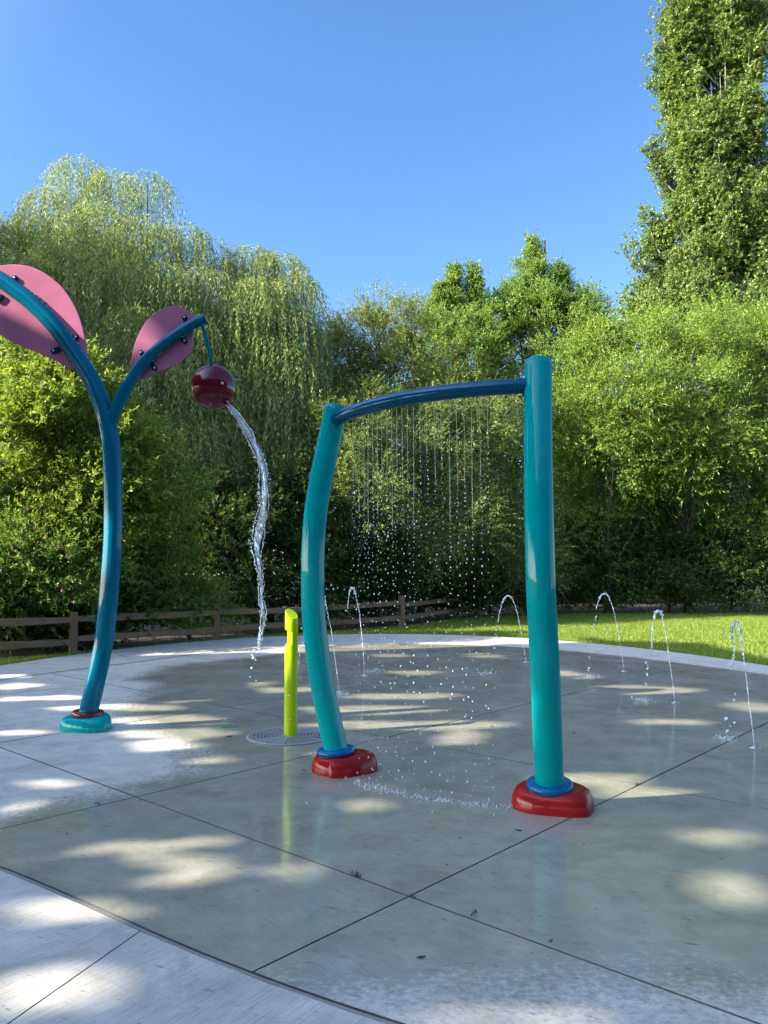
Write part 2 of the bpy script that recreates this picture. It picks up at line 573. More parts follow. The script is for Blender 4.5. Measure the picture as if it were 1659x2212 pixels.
IC, IR = np.array([0.5, 10.75]), np.array([6.25, 7.5])
OC, OR = np.array([0.0, 10.5]), np.array([7.25, 10.75])
_pi = [(0, 1470), (84, 1458), (190, 1445), (299, 1431), (468, 1410), (685, 1396), (938, 1391), (1107, 1397), (1285, 1411), (1459, 1431), (1659, 1458),
       (0, 1865), (140, 1925), (280, 1985), (400, 2045), (560, 2100), (700, 2160), (900, 2212)]
_q = (np.array([g(*q)[:2] for q in _pi]) - IC) / IR
_th = np.mod(np.arctan2(_q[:, 1], _q[:, 0]), 2 * math.pi); _rr = np.hypot(_q[:, 0], _q[:, 1])
_o = np.argsort(_th)
_ext = (np.array([(0.45, 2.76), (0.9, 2.58), (1.6, 2.45), (2.6, 2.55), (3.7, 3.05), (4.9, 4.3), (6.0, 6.4), (6.7, 9.0)]) - IC) / IR
_th = np.concatenate([_th, np.mod(np.arctan2(_ext[:, 1], _ext[:, 0]), 2 * math.pi)]); _rr = np.concatenate([_rr, np.hypot(_ext[:, 0], _ext[:, 1])])
_o = np.argsort(_th)
_ths, _rrs = _th[_o], _rr[_o]
_g = np.linspace(0, 2 * math.pi, 181)[:-1]
_v = np.interp(_g, _ths, _rrs, period=2 * math.pi)
for _ in range(3):
    _v = (np.roll(_v, 1) + 2 * _v + np.roll(_v, -1)) / 4
INNER_K = (_g, _v)
TH = np.linspace(0, 2 * math.pi, 181)[:-1]
INNER = IC + IR * np.stack([np.cos(TH), np.sin(TH)], 1) * inner_r(TH)[:, None]
OUTER = OC + OR * np.stack([np.cos(TH), np.sin(TH)], 1)


def clip_half(poly, n, c):
    """keep n.p <= c"""
    out = []
    for i in range(len(poly)):
        a, b_ = poly[i], poly[(i + 1) % len(poly)]
        da, db = a.dot(n) - c, b_.dot(n) - c
        if da <= 0: out.append(a)
        if da * db < 0: out.append(a + (b_ - a) * (da / (da - db)))
    return out


def inset(poly, d):
    """offset a counter-clockwise polygon inward"""
    P = np.array(poly); n = len(P)
    E = np.roll(P, -1, 0) - P
    L = np.linalg.norm(E, axis=1)
    keep = L > 1e-4
    P = P[keep]; n = len(P); E = np.roll(P, -1, 0) - P
    N = np.stack([-E[:, 1], E[:, 0]], 1) / (np.linalg.norm(E, axis=1)[:, None] + 1e-9)
    m = N + np.roll(N, 1, 0)
    m /= np.maximum((m * np.roll(N, 1, 0)).sum(1), 0.25)[:, None]
    return P + m * d


def slab(mb, poly, gap, bev, top, depth):
    A = inset(poly, gap); Bt = inset(poly, gap + bev)
    if len(A) != len(Bt) or len(A) < 3: return
    n = len(A)
    v = [(x, y, top - depth) for x, y in A] + [(x, y, top - bev * 0.8) for x, y in A] + [(x, y, top) for x, y in Bt]
    f = [tuple(range(2 * n, 3 * n))]
    for k in (1, 0):
        for i in range(n):
            j = (i + 1) % n
            f.append((k * n + i, k * n + j, (k + 1) * n + j, (k + 1) * n + i))
    mb.mi = getattr(mb, "mi", []) + [0] + [1] * (2 * n)
    mb.add(v, f)


def two_mats(o, mb, m2):
    """the sides of the slabs, down in the joints, are caked with dirt"""
    o.data.materials.append(m2)
    o.data.polygons.foreach_set("material_index", np.array(mb.mi, np.int32))


# the survey points of the joints give the slab grid
P1, P2, P3, P4 = [g(*q)[:2] for q in ((265, 1728), (883, 1936), (1381, 1695), (775, 1609))]
P5, P6, P7 = [g(*q)[:2] for q in ((1617, 1569), (776, 1457), (440, 1535))]
U = (P3 - P2) / np.linalg.norm(P3 - P2); V = np.array([-U[1], U[0]])
ulines = [-2.75, 0.0]
un = [(P3 - P2).dot(U), (P5 - P2).dot(U)]
ulines += un; ulines += [un[1] + 3.0, un[1] + 6.0, un[1] + 9.0, un[1] + 12]; ulines = [-8.5, -5.6] + ulines
v1 = (P1 - P2).dot(V)
v2 = (P7 - P2).dot(V)
vlines = [-8.6, -5.6, -2.75, 0.0, v1, v2, v2 + 3.1, v2 + 6.2, v2 + 9.3, v2 + 12.5]
mb = MB()
for i in range(len(ulines) - 1):
    for j in range(len(vlines) - 1):
        poly = [p for p in INNER]
        for n_, c_ in ((-U, -(ulines[i] + P2.dot(U))), (U, ulines[i + 1] + P2.dot(U)), (-V, -(vlines[j] + P2.dot(V))), (V, vlines[j + 1] + P2.dot(V))):
            poly = clip_half(poly, n_, c_)
            if len(poly) < 3: break
        if len(poly) < 3: continue
        a = np.array(poly)
        if abs(0.5 * np.sum(a[:, 0] * np.roll(a[:, 1], -1) - a[:, 1] * np.roll(a[:, 0], -1))) < 0.02: continue
        slab(mb, poly, 0.0042 if a[:, 1].mean() < 7 else 0.0075, 0.002 if a[:, 1].mean() < 7 else 0.004, 0.0, 0.03)
o = mb.build("pavement", M["pad"]); two_mats(o, mb, M["edge"]); tag(o, "wet grey concrete slabs of the splash pad", kind="structure")

# border ring cut by its joints
def ang_in(px, py):
    q = (g(px, py)[:2] - IC) / IR
    return math.atan2(q[1], q[0]) % (2 * math.pi)


def ang_out(px, py):
    q = (g(px, py)[:2] - OC) / OR
    return math.atan2(q[1], q[0]) % (2 * math.pi)


cuts = [(ang_in(1459, 1431), ang_out(1548, 1421)), (ang_in(1285, 1411), ang_out(1339, 1394)), (ang_in(1107, 1397), ang_out(1141, 1379)),
        (ang_in(938, 1391), ang_out(962, 1371)), (ang_in(690, 1396), ang_out(640, 1376)), (ang_in(468, 1410), ang_out(415, 1391)),
        (ang_in(299, 1431), ang_out(239, 1407)), (ang_in(190, 1445), ang_out(46, 1431))]
a_nj = ang_in(320, 2003)
cuts += [(R(192), R(190)), (R(212), R(208)), (a_nj, a_nj - R(3.0)), (a_nj + R(26), a_nj + R(20)), (R(305), R(306)), (R(330), R(332)), (R(352), R(354))]
cuts.sort()
mb = MB()
def ip(t, e=0.048): return IC + (IR + e) * np.array([math.cos(t), math.sin(t)]) * float(inner_r(t))
def op(t): return OC + OR * np.array([math.cos(t), math.sin(t)])
for k in range(len(cuts)):
    (i0, o0), (i1, o1) = cuts[k], cuts[(k + 1) % len(cuts)]
    if k == len(cuts) - 1: i1 += 2 * math.pi; o1 += 2 * math.pi
    m_ = max(4, int((o1 - o0) / R(2.5)))
    inn = [ip(t) for t in np.linspace(i0, i1, m_)]
    # the strip is built in quads so the bent ring stays flat
    out_ = [op(t) for t in np.linspace(o0, o1, m_)]
    slab(mb, out_ + inn[::-1], 0.0018, 0.002, 0.012, 0.04)
o = mb.build("pad_border_pavement", M["band"]); two_mats(o, mb, M["edge"]); tag(o, "dry pale concrete band around the wet pad", kind="structure")

M["gutter"] = concrete_mat("gutter_concrete", False)
_gn = M["gutter"].node_tree; _gb = _gn.nodes["Principled BSDF"]; _gc = _gb.inputs["Base Color"].links[0].from_socket
_gn.links.new(mix_c(_gn, 1.0, _gc, (0.74, 0.72, 0.70), "MULTIPLY"), _gb.inputs["Base Color"]); _gb.inputs["Roughness"].default_value = 0.5
mb = MB(); nn_ = 360; vv = []; ff = []
for i in range(nn_):
    t = 2 * math.pi * i / nn_
    for e, z in ((-0.012, -0.012), (0.004, -0.004), (0.022, -0.003), (0.036, 0.004), (0.048, 0.011)):
        vv.append((*ip(t, e), z))
    j = (i + 1) % nn_
    for e in range(4): ff.append((i * 5 + e, i * 5 + e + 1, j * 5 + e + 1, j * 5 + e))
mb.add(vv, ff); o = mb.build("pad_gutter_pavement", M["gutter"], None, True); tag(o, "stained rounded gutter where the wet slabs meet the dry band", kind="structure")

# bed under the slabs, lawn sheet to the horizon
bed = OC + (OR - 0.02) * np.stack([np.cos(TH), np.sin(TH)], 1)
o = mesh("pad_bed_ground", [(x, y, -0.024) for x, y in bed], [tuple(range(len(bed)))], M["bed"]); tag(o, "dark filler between the slabs", kind="structure")
o = mesh("ground", [(-900, -300, -0.035), (900, -300, -0.035), (900, 1500, -0.035), (-900, 1500, -0.035)], [(0, 1, 2, 3)], M["lawn"]); tag(o, "lawn and park ground", kind="structure")

# ------------------------------------------------------------------ fence line (split rail)
FP = [np.array([-11.6, 9.4]), np.array([-8.85, 13.0]), g(157, 1410)[:2], g(467, 1381)[:2], np.array([-1.95, 22.15]), g(868, 1352)[:2], g(992, 1335)[:2]]
# soil bed behind the fence
soil = [(-13, 8.5)] + [tuple(p + np.array([-0.25, 0.25])) for p in FP[1:]] + [(4.2, 31.2), (8, 33), (26, 33.5), (40, 34), (40, 70), (-50, 70), (-50, 8)]
o = mesh("soil_ground", [(x, y, -0.02) for x, y in soil], [tuple(range(len(soil)))], M["soil"]); tag(o, "bare dark soil under the trees", kind="structure")

fence = thing("split_rail_fence", "weathered brown split-rail fence with two rails in front of the bushes", "fence", (*FP[2], 0))
for i, p in enumerate(FP):
    h = (0.98, 0.92, 0.87, 0.90, 0.92, 0.98, 1.02)[i]
    lean = np.array([random.uniform(-0.02, 0.03), random.uniform(-0.02, 0.02)])
    ang = 0.6 + random.uniform(-0.15, 0.15)
    ax = np.array([[math.cos(ang), math.sin(ang), 0], [-math.sin(ang), math.cos(ang), 0], [-lean[0], -lean[1], 1.0]])
    mbp = MB()
    w = 0.155
    v, f = box((p[0], p[1], h / 2 - 0.06), (w, w * 0.85, h + 0.1), ax)
    v[[1, 3, 5, 7], 2] += np.array([random.uniform(-0.02, 0.01) for _ in range(4)])
    mbp.add(v, f)
    mbp.build("post", M["wood"], fence)
    if i < len(FP) - 1:
        q = FP[i + 1]
        for zr in (0.27, 0.66):
            d = np.append(q - p, 0.0); L = np.linalg.norm(d); d /= L
            s = np.array([-d[1], d[0], 0])
            mbr = MB()
            n = 9
            vv = []; ff = []
            for k in range(n):
                t = k / (n - 1)
                c = np.array([*(p + (q - p) * t), zr + 0.02 * math.sin(3 * t + i) + 0.03 * math.sin(i * 2.3 + zr * 7) * t])
                hh = 0.072 * (0.9 + 0.2 * random.random()) * (0.8 if k in (0, n - 1) else 1)
                ww = 0.04 * (0.9 + 0.25 * random.random())
                c = c - s * 0.0 + np.array([0, 0, 0.03 if zr > 0.5 else 0.0])
                vv += [c + s * ww + [0, 0, hh], c - s * ww + [0, 0, hh * 0.85], c - s * ww * 1.1 - [0, 0, hh], c + s * ww - [0, 0, hh * 0.9]]
                if k:
                    a = (k - 1) * 4
                    for e in range(4):
                        ff.append((a + e, a + 4 + e, a + 4 + (e + 1) % 4, a + (e + 1) % 4))
            ff.append((0, 1, 2, 3)); ff.append((4 * n - 1, 4 * n - 2, 4 * n - 3, 4 * n - 4))
            mbr.add(vv, ff)
            mbr.build("rail", M["wood"], fence)

# ------------------------------------------------------------------ water arch
def base_blob(mb, c, rx, ry, h, rot, notch=True, seed=0):
    """moulded base cover: kidney-shaped plan with rounded shoulders and one sharp fold"""
    seg = 96
    th = np.linspace(0, 2 * math.pi, seg, endpoint=False)
    r_ = 1 + 0.05 * np.cos(2 * th + 0.5 + seed) + 0.05 * np.cos(3 * th + 1.3 * seed)
    if notch:
        for t0, amp, wl, wr in ((R(-112), 0.22, 0.04, 0.8) if seed < 0.5 else (R(-55), 0.24, 0.55, 0.30) if seed < 1.5 else (R(-50), 0.20, 0.6, 0.20), (R(105), 0.12, 0.4, 0.4)):
            dth = np.mod(th - t0 + math.pi, 2 * math.pi) - math.pi
            r_ += amp * np.where(dth < 0, np.exp(-(dth / wl) ** 2), np.exp(-(dth / wr) ** 2))
        r_ *= 0.93
    rings = []
    prof = [(1.0, 0.0), (1.0, 0.12), (0.99, 0.36), (0.97, 0.56), (0.935, 0.73), (0.885, 0.87), (0.82, 0.95), (0.73, 1.0), (0.52, 1.01), (0.3, 1.0)]
    v = []
    for s, z in prof:
        k = r_ ** (1.0 if s > 0.8 else 0.75 if s > 0.6 else 0.15)
        x = rx * s * k * np.cos(th); y = ry * s * k * np.sin(th)
        zz = h * z * (1 + 0.06 * np.cos(th - 0.7)) 
        X = c[0] + x * math.cos(rot) - y * math.sin(rot); Y = c[1] + x * math.sin(rot) + y * math.cos(rot)
        v += [(X[i], Y[i], c[2] + zz[i]) for i in range(seg)]
    f = []
    for i in range(len(prof) - 1):
        for j in range(seg):
            k = (j + 1) % seg
            f.append((i * seg + j, i * seg + k, (i + 1) * seg + k, (i + 1) * seg + j))
    f.append(tuple((len(prof) - 1) * seg + j for j in range(seg)))
    mb.add(v, f)


YL, YR = 6.62, 5.62
PR_post = 0.101
left_px = [(732, 1652), (727, 1625), (718, 1583), (699, 1495), (685.5, 1407), (677, 1319), (675.5, 1240), (676.5, 1180), (680.5, 1123), (689, 1060), (701, 1000), (714, 938), (727, 879)]
left_c = catmull([at(x, y, YL) for x, y in left_px], 5)
right_px = [(1188.5, 1738), (1187, 1688), (1182.5, 1583), (1179, 1477), (1173.5, 1372), (1168.5, 1270), (1164.5, 1123), (1162.5, 1000), (1162.3, 880), (1162.5, 784)]
rz = []
for x, y in right_px:
    p0 = at(x, y, YR)
    t = p0[2] / 3.2
    rz.append(at(x, y, YR - 0.30 * 4 * t * (1 - t) * (1 if 0 < t < 1 else 0)))
right_c = catmull(rz, 6)
arch = thing("water_arch", "tall teal arch of two bent posts joined by a dark blue curved spray beam", "water feature", (0.4, 6.2, 0))
rl = np.full(len(left_c), PR_post); rr_ = np.full(len(right_c), PR_post)
v, f = tube(left_c, rl, 48, round_cap=0.06); lp = mesh("post", v, f, M["teal"], arch, True)
v, f = tube(right_c, rr_, 48, round_cap=0.06); rp = mesh("post", v, f, M["teal"], arch, True)
pa, pm, pb = np.array([-0.40, 6.53]), np.array([0.2, 5.86]), np.array([1.10, 5.58])
def circ(p, q, r):
    A_ = 2 * np.array([q - p, r - p]); b_ = np.array([q @ q - p @ p, r @ r - p @ p])
    return np.linalg.solve(A_, b_)
cc_ = circ(pa, pm, pb); cr_ = np.linalg.norm(pa - cc_)
an = [math.atan2(*(q - cc_)[::-1]) for q in (pa, pm, pb)]
an = np.unwrap(an); da = (an[2] - an[0])
beam_c = np.array([[cc_[0] + cr_ * math.cos(t), cc_[1] + cr_ * math.sin(t), 2.985 + 0.05 * u_] for u_, t in zip(np.linspace(-0.03, 1.03, 64), np.linspace(an[0] - 0.03 * da, an[2] + 0.03 * da, 64))])
v, f = tube(beam_c, 0.058, 36); mesh("beam", v, f, M["navy"], arch, True)
for first in (True, False):
    c = left_c[0] if first else right_c[0]
    bc = np.array([c[0] + (0.035 if first else 0.005), c[1] + 0.01, 0.0])
    mb = MB(); base_blob(mb, bc, 0.285 if first else 0.30, 0.235 if first else 0.25, 0.145, R(6) if first else R(-4), True, 0.0 if first else 0.7)
    mb.build("base_cover", M["red"], arch, True)
    cc = left_c[3] if first else right_c[3]
    tl = left_c[6] - left_c[0] if first else right_c[6] - right_c[0]
    prof = [(0.10, -0.026), (0.145, -0.028), (0.158, -0.021), (0.163, 0.0), (0.158, 0.017), (0.146, 0.024), (0.10, 0.025)]
    zc = 0.166
    k = np.argmin(abs((left_c if first else right_c)[:, 2] - zc))
    pc = (left_c if first else right_c)[k]
    v, f = lathe(prof, (pc[0], pc[1], zc), 56, tl / np.linalg.norm(tl) * 0.4 + np.array([0, 0, 0.6]), cap=False)
    mesh("collar", v, f, M["collar_blue"], arch, True)
    # weld ring where the beam meets the post
    ji = 4 if first else len(beam_c) - 7
    v, f = torus(beam_c[ji], 0.058, 0.005, 36, 8, 1.0, beam_c[ji + 1] - beam_c[ji - 1])
    mesh("weld_ring", v, f, M["navy"], arch, True)

# falling threads of the curtain
arc = beam_c
seglen = np.linalg.norm(np.diff(arc, axis=0), axis=1); S = np.concatenate([[0], np.cumsum(seglen)])
tops = [762, 776, 786, 795, 805, 815, 825, 836, 846, 857, 868, 880, 893, 907, 921, 938, 952, 970, 985, 1002, 1018, 1035, 1052]
apx = to_px(arc)
for i, px in enumerate(tops):
    k = np.interp(px, apx[:, 0], np.arange(len(arc)))
    k0 = int(k); p = arc[k0] + (arc[min(k0 + 1, len(arc) - 1)] - arc[k0]) * (k - k0)
    top = p - np.array([0, 0, 0.057])
    mb = MB()
    L0 = random.uniform(0.35, 0.95)
    drift = np.array([random.uniform(0.0, 0.035), random.uniform(-0.05, 0.02)])
    n = 26
    zs = np.linspace(0, L0, n)
    pts = np.array([[top[0] + drift[0] * (z / 2.8), top[1] + drift[1] * (z / 2.8), top[2] - z] for z in zs])
    rr0 = 0.0024 + 0.0009 * np.array([random.uniform(-0.6, 1) for _ in range(n)]) * np.linspace(0.1, 1, n)
    wt = thing("water_thread", "thin falling thread of water breaking into drops beneath the blue spray beam", "water", tuple(top), "falling water threads under the spray beam")
    mb.add(*tube(pts, rr0, 6)); mb.build("thread", M["thread"], wt, True); mb = MB()
    z = L0 + 0.02
    zend = top[2] - 0.01
    step = 0.022
    while z < zend:
        d = (z / 2.8)
        spread = 0.004 + 0.018 * max(0, (z - L0) / 2.2)
        r0 = random.uniform(0.0024, 0.0050)
        mb.add(*blob((top[0] + drift[0] * d + random.gauss(0, spread), top[1] + drift[1] * d + random.gauss(0, spread), top[2] - z), r0, random.uniform(1.0, 1.9)))
        step = 0.024 + 0.05 * (z - L0)
        z += random.uniform(0.5, 1.6) * step
    tag(mb.build("droplets", M["drop"], wt, True), kind="stuff")

# splash line under the curtain
def splash(name, label, pts, n, spread, hmax, rmin, rmax, mat=None, flat=0.35):
    mb = MB()
    pts = np.array(pts, float)
    for _ in range(n):
        t = random.random() * (len(pts) - 1); k = int(t)
        c = pts[k] + (pts[min(k + 1, len(pts) - 1)] - pts[k]) * (t - k)
        r0 = random.uniform(rmin, rmax)
        hz = abs(random.gauss(0, hmax))
        mb.add(*blob((c[0] + random.gauss(0, spread), c[1] + random.gauss(0, spread), 0.003 + hz), r0, random.uniform(0.8, 1.8)))
    for _ in range(n // 2):   # little crowns and streaks of spray
        t = random.random() * (len(pts) - 1); k = int(t)
        c = pts[k] + (pts[min(k + 1, len(pts) - 1)] - pts[k]) * (t - k)
        a = random.uniform(0, 6.28); l = random.uniform(0.01, 0.035)
        b0 = np.array([c[0] + random.gauss(0, spread), c[1] + random.gauss(0, spread), 0.002])
        q = b0 + np.array([math.cos(a) * l * 0.6, math.sin(a) * l * 0.6, l])
        mb.add(*tube(np.array([b0, (b0 + q) / 2 + [0, 0, 0.003], q]), np.array([0.0022, 0.0016, 0.0008]), 5))
    o = mb.build(name, mat or M["foam"], None, True, origin=(*pts[len(pts) // 2][:2], 0))
    return tag(o, label, "water splash", kind="stuff")


gnd = np.array([[p[0], p[1] - 0.02, 0] for p in beam_c[10:-8]])
splash("curtain_splash", "foamy line of splashing drops on the slab under the water curtain", gnd, 330, 0.030, 0.012, 0.0012, 0.0032, M["soft"])
splash("bouncing_drops", "scattered bouncing drops on the wet slab beneath the arch", gnd, 36, 0.30, 0.05, 0.0014, 0.0034, M["drop"])

# ------------------------------------------------------------------ flower feature
YF = 8.36
flower = thing("flower_water_feature", "giant blue flower stem with two pink leaves and a dark red fruit pouring water", "water feature", (-3.15, YF, 0))
stem_px = [(184, 1572), (192, 1535), (206, 1475), (219, 1415), (227, 1369), (234.5, 1289), (241, 1215), (244.5, 1149), (244.5, 1095), (244, 1043), (241, 973), (236, 935), (227, 893), (204, 832), (180, 792), (153, 752), (118, 704), (72, 657), (34, 627), (-6, 600), (-60, 575), (-125, 558), (-190, 560)]
stem_c = catmull([at(x, y, YF) for x, y in stem_px], 5)
kz = stem_c[:, 2]
rs = 0.0985 - 0.010 * np.clip((kz - 3.0) / 2.0, 0, 1)
v, f = tube(stem_c, rs, 44, round_cap=0.06); stem = mesh("stem", v, f, M["blue"], flower, True)
br_px = [(230, 935), (241, 905), (258, 868), (281, 825), (316, 777), (355, 742), (394, 714), (422, 697.5), (444, 687.5)]
br_c = catmull([at(x, y, YF - 0.02) for x, y in br_px], 6)
v, f = tube(br_c, np.linspace(0.068, 0.060, len(br_c)), 36, round_cap=0.05); branch = mesh("branch", v, f, M["blue"], flower, True)
sp_c = catmull([at(x, y, YF - 0.03) for x, y in ((433, 694), (441, 716), (448, 741), (453, 764), (456, 792))], 6)
v, f = tube(sp_c, 0.0195, 20); mesh("fruit_stalk", v, f, M["blue"], flower, True)
# fruit: a squat dome with a rounded rim, its face turned to the pad
fc_ = at(461, 837, YF - 0.02)
fax = np.array([0.30, -0.93, -0.12]); fax /= np.linalg.norm(fax)
prof = []
for t in np.linspace(-math.pi / 2, math.pi / 2, 41):     # a ball, slightly flattened towards the front
    c_, s_ = math.cos(t), math.sin(t)
    prof.append((0.246 * max(c_, 0) ** 0.86 + 1e-4, (0.175 if s_ > 0 else 0.215) * (abs(s_) ** 0.92) * (1 if s_ > 0 else -1)))
v, f = lathe(prof, fc_, 64, fax, cap=False); fruit = mesh("fruit", v, f, M["burgundy"], flower, True)
bolt_c = fc_ + fax * 0.143 + np.array([0.07, 0.0, 0.03])
v, f = lathe([(0.021, -0.02), (0.021, 0.0), (0.018, 0.007), (0.013, 0.012), (0.012, 0.02), (0.006, 0.024), (0.0005, 0.0245)], fc_ + fax * 0.163 + np.array([0.072, 0.023, 0.033]), 20, fax, cap=False)
mesh("bolt", v, f, M["steel"], fruit, True)
lip_c = at(497, 877, YF - 0.08)
v, f = lathe([(0.045, -0.05), (0.05, 0.0), (0.046, 0.012), (0.040, 0.012), (0.038, -0.04)], lip_c, 24, (0.55, -0.35, -0.75), cap=False)
mesh("spout", v, f, M["burgundy"], fruit, True)


def plate(name, outline_px, Y, th, mat, parent):
    P = np.array([at(x, y, Y) for x, y in outline_px])
    P = catmull(np.vstack([P, P[:1]]), 5)[:-1]
    n = len(P); cen = P.mean(0)
    ins = cen + (P - cen) * 0.988
    d = np.array([0, th / 2, 0]); e = np.array([0, th / 2 - 0.003, 0])
    v = np.vstack([ins - d, P - e, P + e, ins + d])
    f = [tuple(range(n))]
    for k in range(3):
        for i in range(n):
            j = (i + 1) % n
            f.append((k * n + i, k * n + j, (k + 1) * n + j, (k + 1) * n + i)[::-1])
    f.append(tuple(range(3 * n, 4 * n))[::-1])
    return mesh(name, v, f, mat, parent)


z1 = lambda x, y: (x * 0.1328, 551 + y * 0.1328)
leaf1 = [z1(*q) for q in [(1425, 1690), (1412, 1500), (1382, 1330), (1340, 1150), (1280, 970), (1200, 800), (1100, 640), (1000, 510), (850, 380), (700, 280), (530, 203), (400, 172), (240, 156), (100, 163), (0, 182), (-160, 232), (-310, 320), (-420, 440), (-480, 590), (-490, 750), (-440, 910), (-330, 1050), (-180, 1180), (0, 1290), (120, 1368), (250, 1435), (430, 1508), (620, 1590), (780, 1662), (900, 1722), (1000, 1772), (1090, 1822), (1160, 1850)]]
z2 = lambda x, y: (259.2 + x * 0.1289, 635 + y * 0.1289)
leaf2 = [z2(*q) for q in [(183, 1290), (188, 1150), (220, 975), (270, 790), (345, 620), (440, 470), (560, 350), (700, 258), (850, 207), (960, 207), (1060, 235), (1150, 290), (1240, 380), (1270, 520), (1215, 690), (1222, 850), (1190, 965), (1120, 1055), (1000, 1150), (850, 1225), (700, 1280), (560, 1335), (470, 1388), (385, 1440), (350, 1425), (270, 1370)]]
lf1 = plate("leaf", leaf1, YF + 0.024, 0.02, M["pink"], flower)
lf2 = plate("leaf", leaf2, YF + 0.023, 0.018, M["pink"], flower)


def bracket(px, py, ang, Y, parent):
    c = at(px, py, Y)
    u = np.array([math.cos(ang), 0, math.sin(ang)]); w = np.array([-math.sin(ang), 0, math.cos(ang)])
    n = 18; v = []; f = []
    ring = []
    for k in range(n):
        t = 2 * math.pi * k / n
        ring.append(u * (0.045 * (1 if math.cos(t) > 0 else -1) * (abs(math.cos(t)) > 1e-6) * 0.6 + 0.026 * math.cos(t)) + w * 0.026 * math.sin(t))
    for dy, s in ((0.012, 1.0), (-0.010, 1.0), (-0.014, 0.88)):
        v += [c + q * s + np.array([0, dy, 0]) for q in ring]
    for i in range(2):
        for j in range(n):
            k = (j + 1) % n
            f.append((i * n + j, i * n + k, (i + 1) * n + k, (i + 1) * n + j))
    f.append(tuple(2 * n + j for j in range(n)))
    br = mesh("bracket", v, f, M["bracket"], parent)
    v, f = lathe([(0.011, 0), (0.011, 0.005), (0.007, 0.008), (0.0005, 0.009)], c + u * 0.022 + np.array([0, -0.014, 0]), 14, (0, -1, 0), cap=False)
    mesh("bolt", v, f, M["steel"], parent, True)


for x, y, a in ((230, 405, 65), (1210, 1355, 32), (905, 1548, 200), (-10, 700, 225)):
    q = z1(x, y); bracket(q[0], q[1], R(a), YF - 0.0, lf1)
for x, y, a in ((1093, 425, 107), (375, 1012, 122), (1064, 762, -52), (562, 1215, -50)):
    q = z2(x, y); bracket(q[0], q[1], R(a), YF - 0.0, lf2)
fb = np.array([stem_c[2][0], YF + 0.02, 0.0])
mb = MB(); base_blob(mb, fb, 0.30, 0.24, 0.145, R(8), True, 2.2); mb.build("base_cover", M["base_teal"], flower, True)
k = np.argmin(abs(stem_c[:, 2] - 0.165))
pc = np.array([stem_c[k][0], YF, 0.165])
v, f = lathe([(0.09, -0.03), (0.145, -0.031), (0.158, -0.024), (0.163, 0.0), (0.158, 0.022), (0.147, 0.030), (0.09, 0.028)], pc, 48, (0.06, 0, 1), cap=False)
mesh("collar", v, f, M["burgundy"], flower, True)

# beads of water hanging on the stem beside the leaves
mb = MB()
for _ in range(34):
    k = random.randint(70, len(stem_c) - 24)
    t = stem_c[k + 1] - stem_c[k]; nn = np.array([-t[2], 0, t[0]]); nn /= np.linalg.norm(nn)
    s = random.choice((1, -1, -1))
    mb.add(*blob(stem_c[k] + nn * s * (rs[k] + 0.001) + [0, -0.012, 0], random.uniform(0.003, 0.008), 1.1))
for _ in range(16):
    k = random.randint(18, len(br_c) - 8)
    t = br_c[k + 1] - br_c[k]; nn = np.array([-t[2], 0, t[0]]); nn /= np.linalg.norm(nn)
    mb.add(*blob(br_c[k] + nn * -0.066 * (1 if nn[2] > 0 else -1) + [0, -0.012, 0], random.uniform(0.003, 0.008), 1.1))
o = mb.build("hanging_drops", M["drop"], None, True, origin=(-3, YF, 4)); tag(o, "beads of water clinging along the blue stem beside the pink leaves", "water", kind="stuff")

# water poured by the fruit
pour_px = [(494, 873, 7), (499, 880, 8.5), (520, 910, 11), (546, 952, 11.5), (561, 988, 11), (569, 1020, 11), (571, 1052, 12), (569.5, 1086, 13), (566, 1120, 15), (560, 1150, 17), (555, 1178, 15), (558, 1205, 10), (562, 1235, 7), (564, 1265, 5.5), (565, 1296, 6), (569, 1323, 6.5), (568, 1350, 5), (563, 1376, 4), (561, 1396, 3)]
YW = YF - 0.12
pc_ = catmull([at(x, y, YW) for x, y, r in pour_px], 9)
pr_ = catmull([(r, 0, 0) for x, y, r in pour_px], 9)[:, 0] / FPX * YW
seg = 22
v, f = tube(pc_, pr_, seg, True, 0.45)
v = np.array(v)
for i in range(len(pc_) * seg):
    r0 = pr_[i // seg]; t = (i // seg) / len(pc_)
    c = pc_[i // seg]
    d = v[i] - c; ln = np.linalg.norm(d) + 1e-9
    a = mnoise.noise(Vector((v[i] * (9, 9, 4)).tolist())) + 0.7 * mnoise.noise(Vector((v[i] * (40, 40, 22)).tolist()))
    left = max(0.0, -d[0] / ln)
    a += left * 0.8 * mnoise.noise(Vector((v[i] * 75).tolist()))
    v[i] = c + d * (1 + (0.18 + 0.75 * t) * a * 0.75)
pour = thing("pouring_water", "clear twisting rope of water falling from the dark red fruit", "water", (*pc_[0],))
mesh("stream", v, f, M["water"], pour, True)
mb = MB()
for k in range(3):     # white ridges twisting along the stream
    idx = np.arange(6, len(pc_) - 6, 2)
    off = np.array([np.array([math.sin(i * 0.09 + k * 2.1), -0.5, 0]) * pr_[i] * 0.9 for i in idx])
    P = pc_[idx] + off + np.array([[random.gauss(0, 0.004), random.gauss(0, 0.004), 0] for _ in idx])
    mb.add(*tube(P, np.array([random.uniform(0.0025, 0.0075) for _ in idx]), 6))
mb.build("foam_ridge", M["foam"], pour, True)
mb = MB()
for _ in range(230):
    i = random.randint(20, len(pc_) - 1); t = i / len(pc_)
    side = -1 if random.random() < 0.75 else 1
    c = pc_[i] + np.array([side * pr_[i] * random.uniform(0.8, 1.25), random.uniform(-1, 1) * pr_[i] * 0.6, random.uniform(-0.02, 0.02)])
    mb.add(*blob(c, random.uniform(0.003, 0.008), random.uniform(0.8, 1.5)))
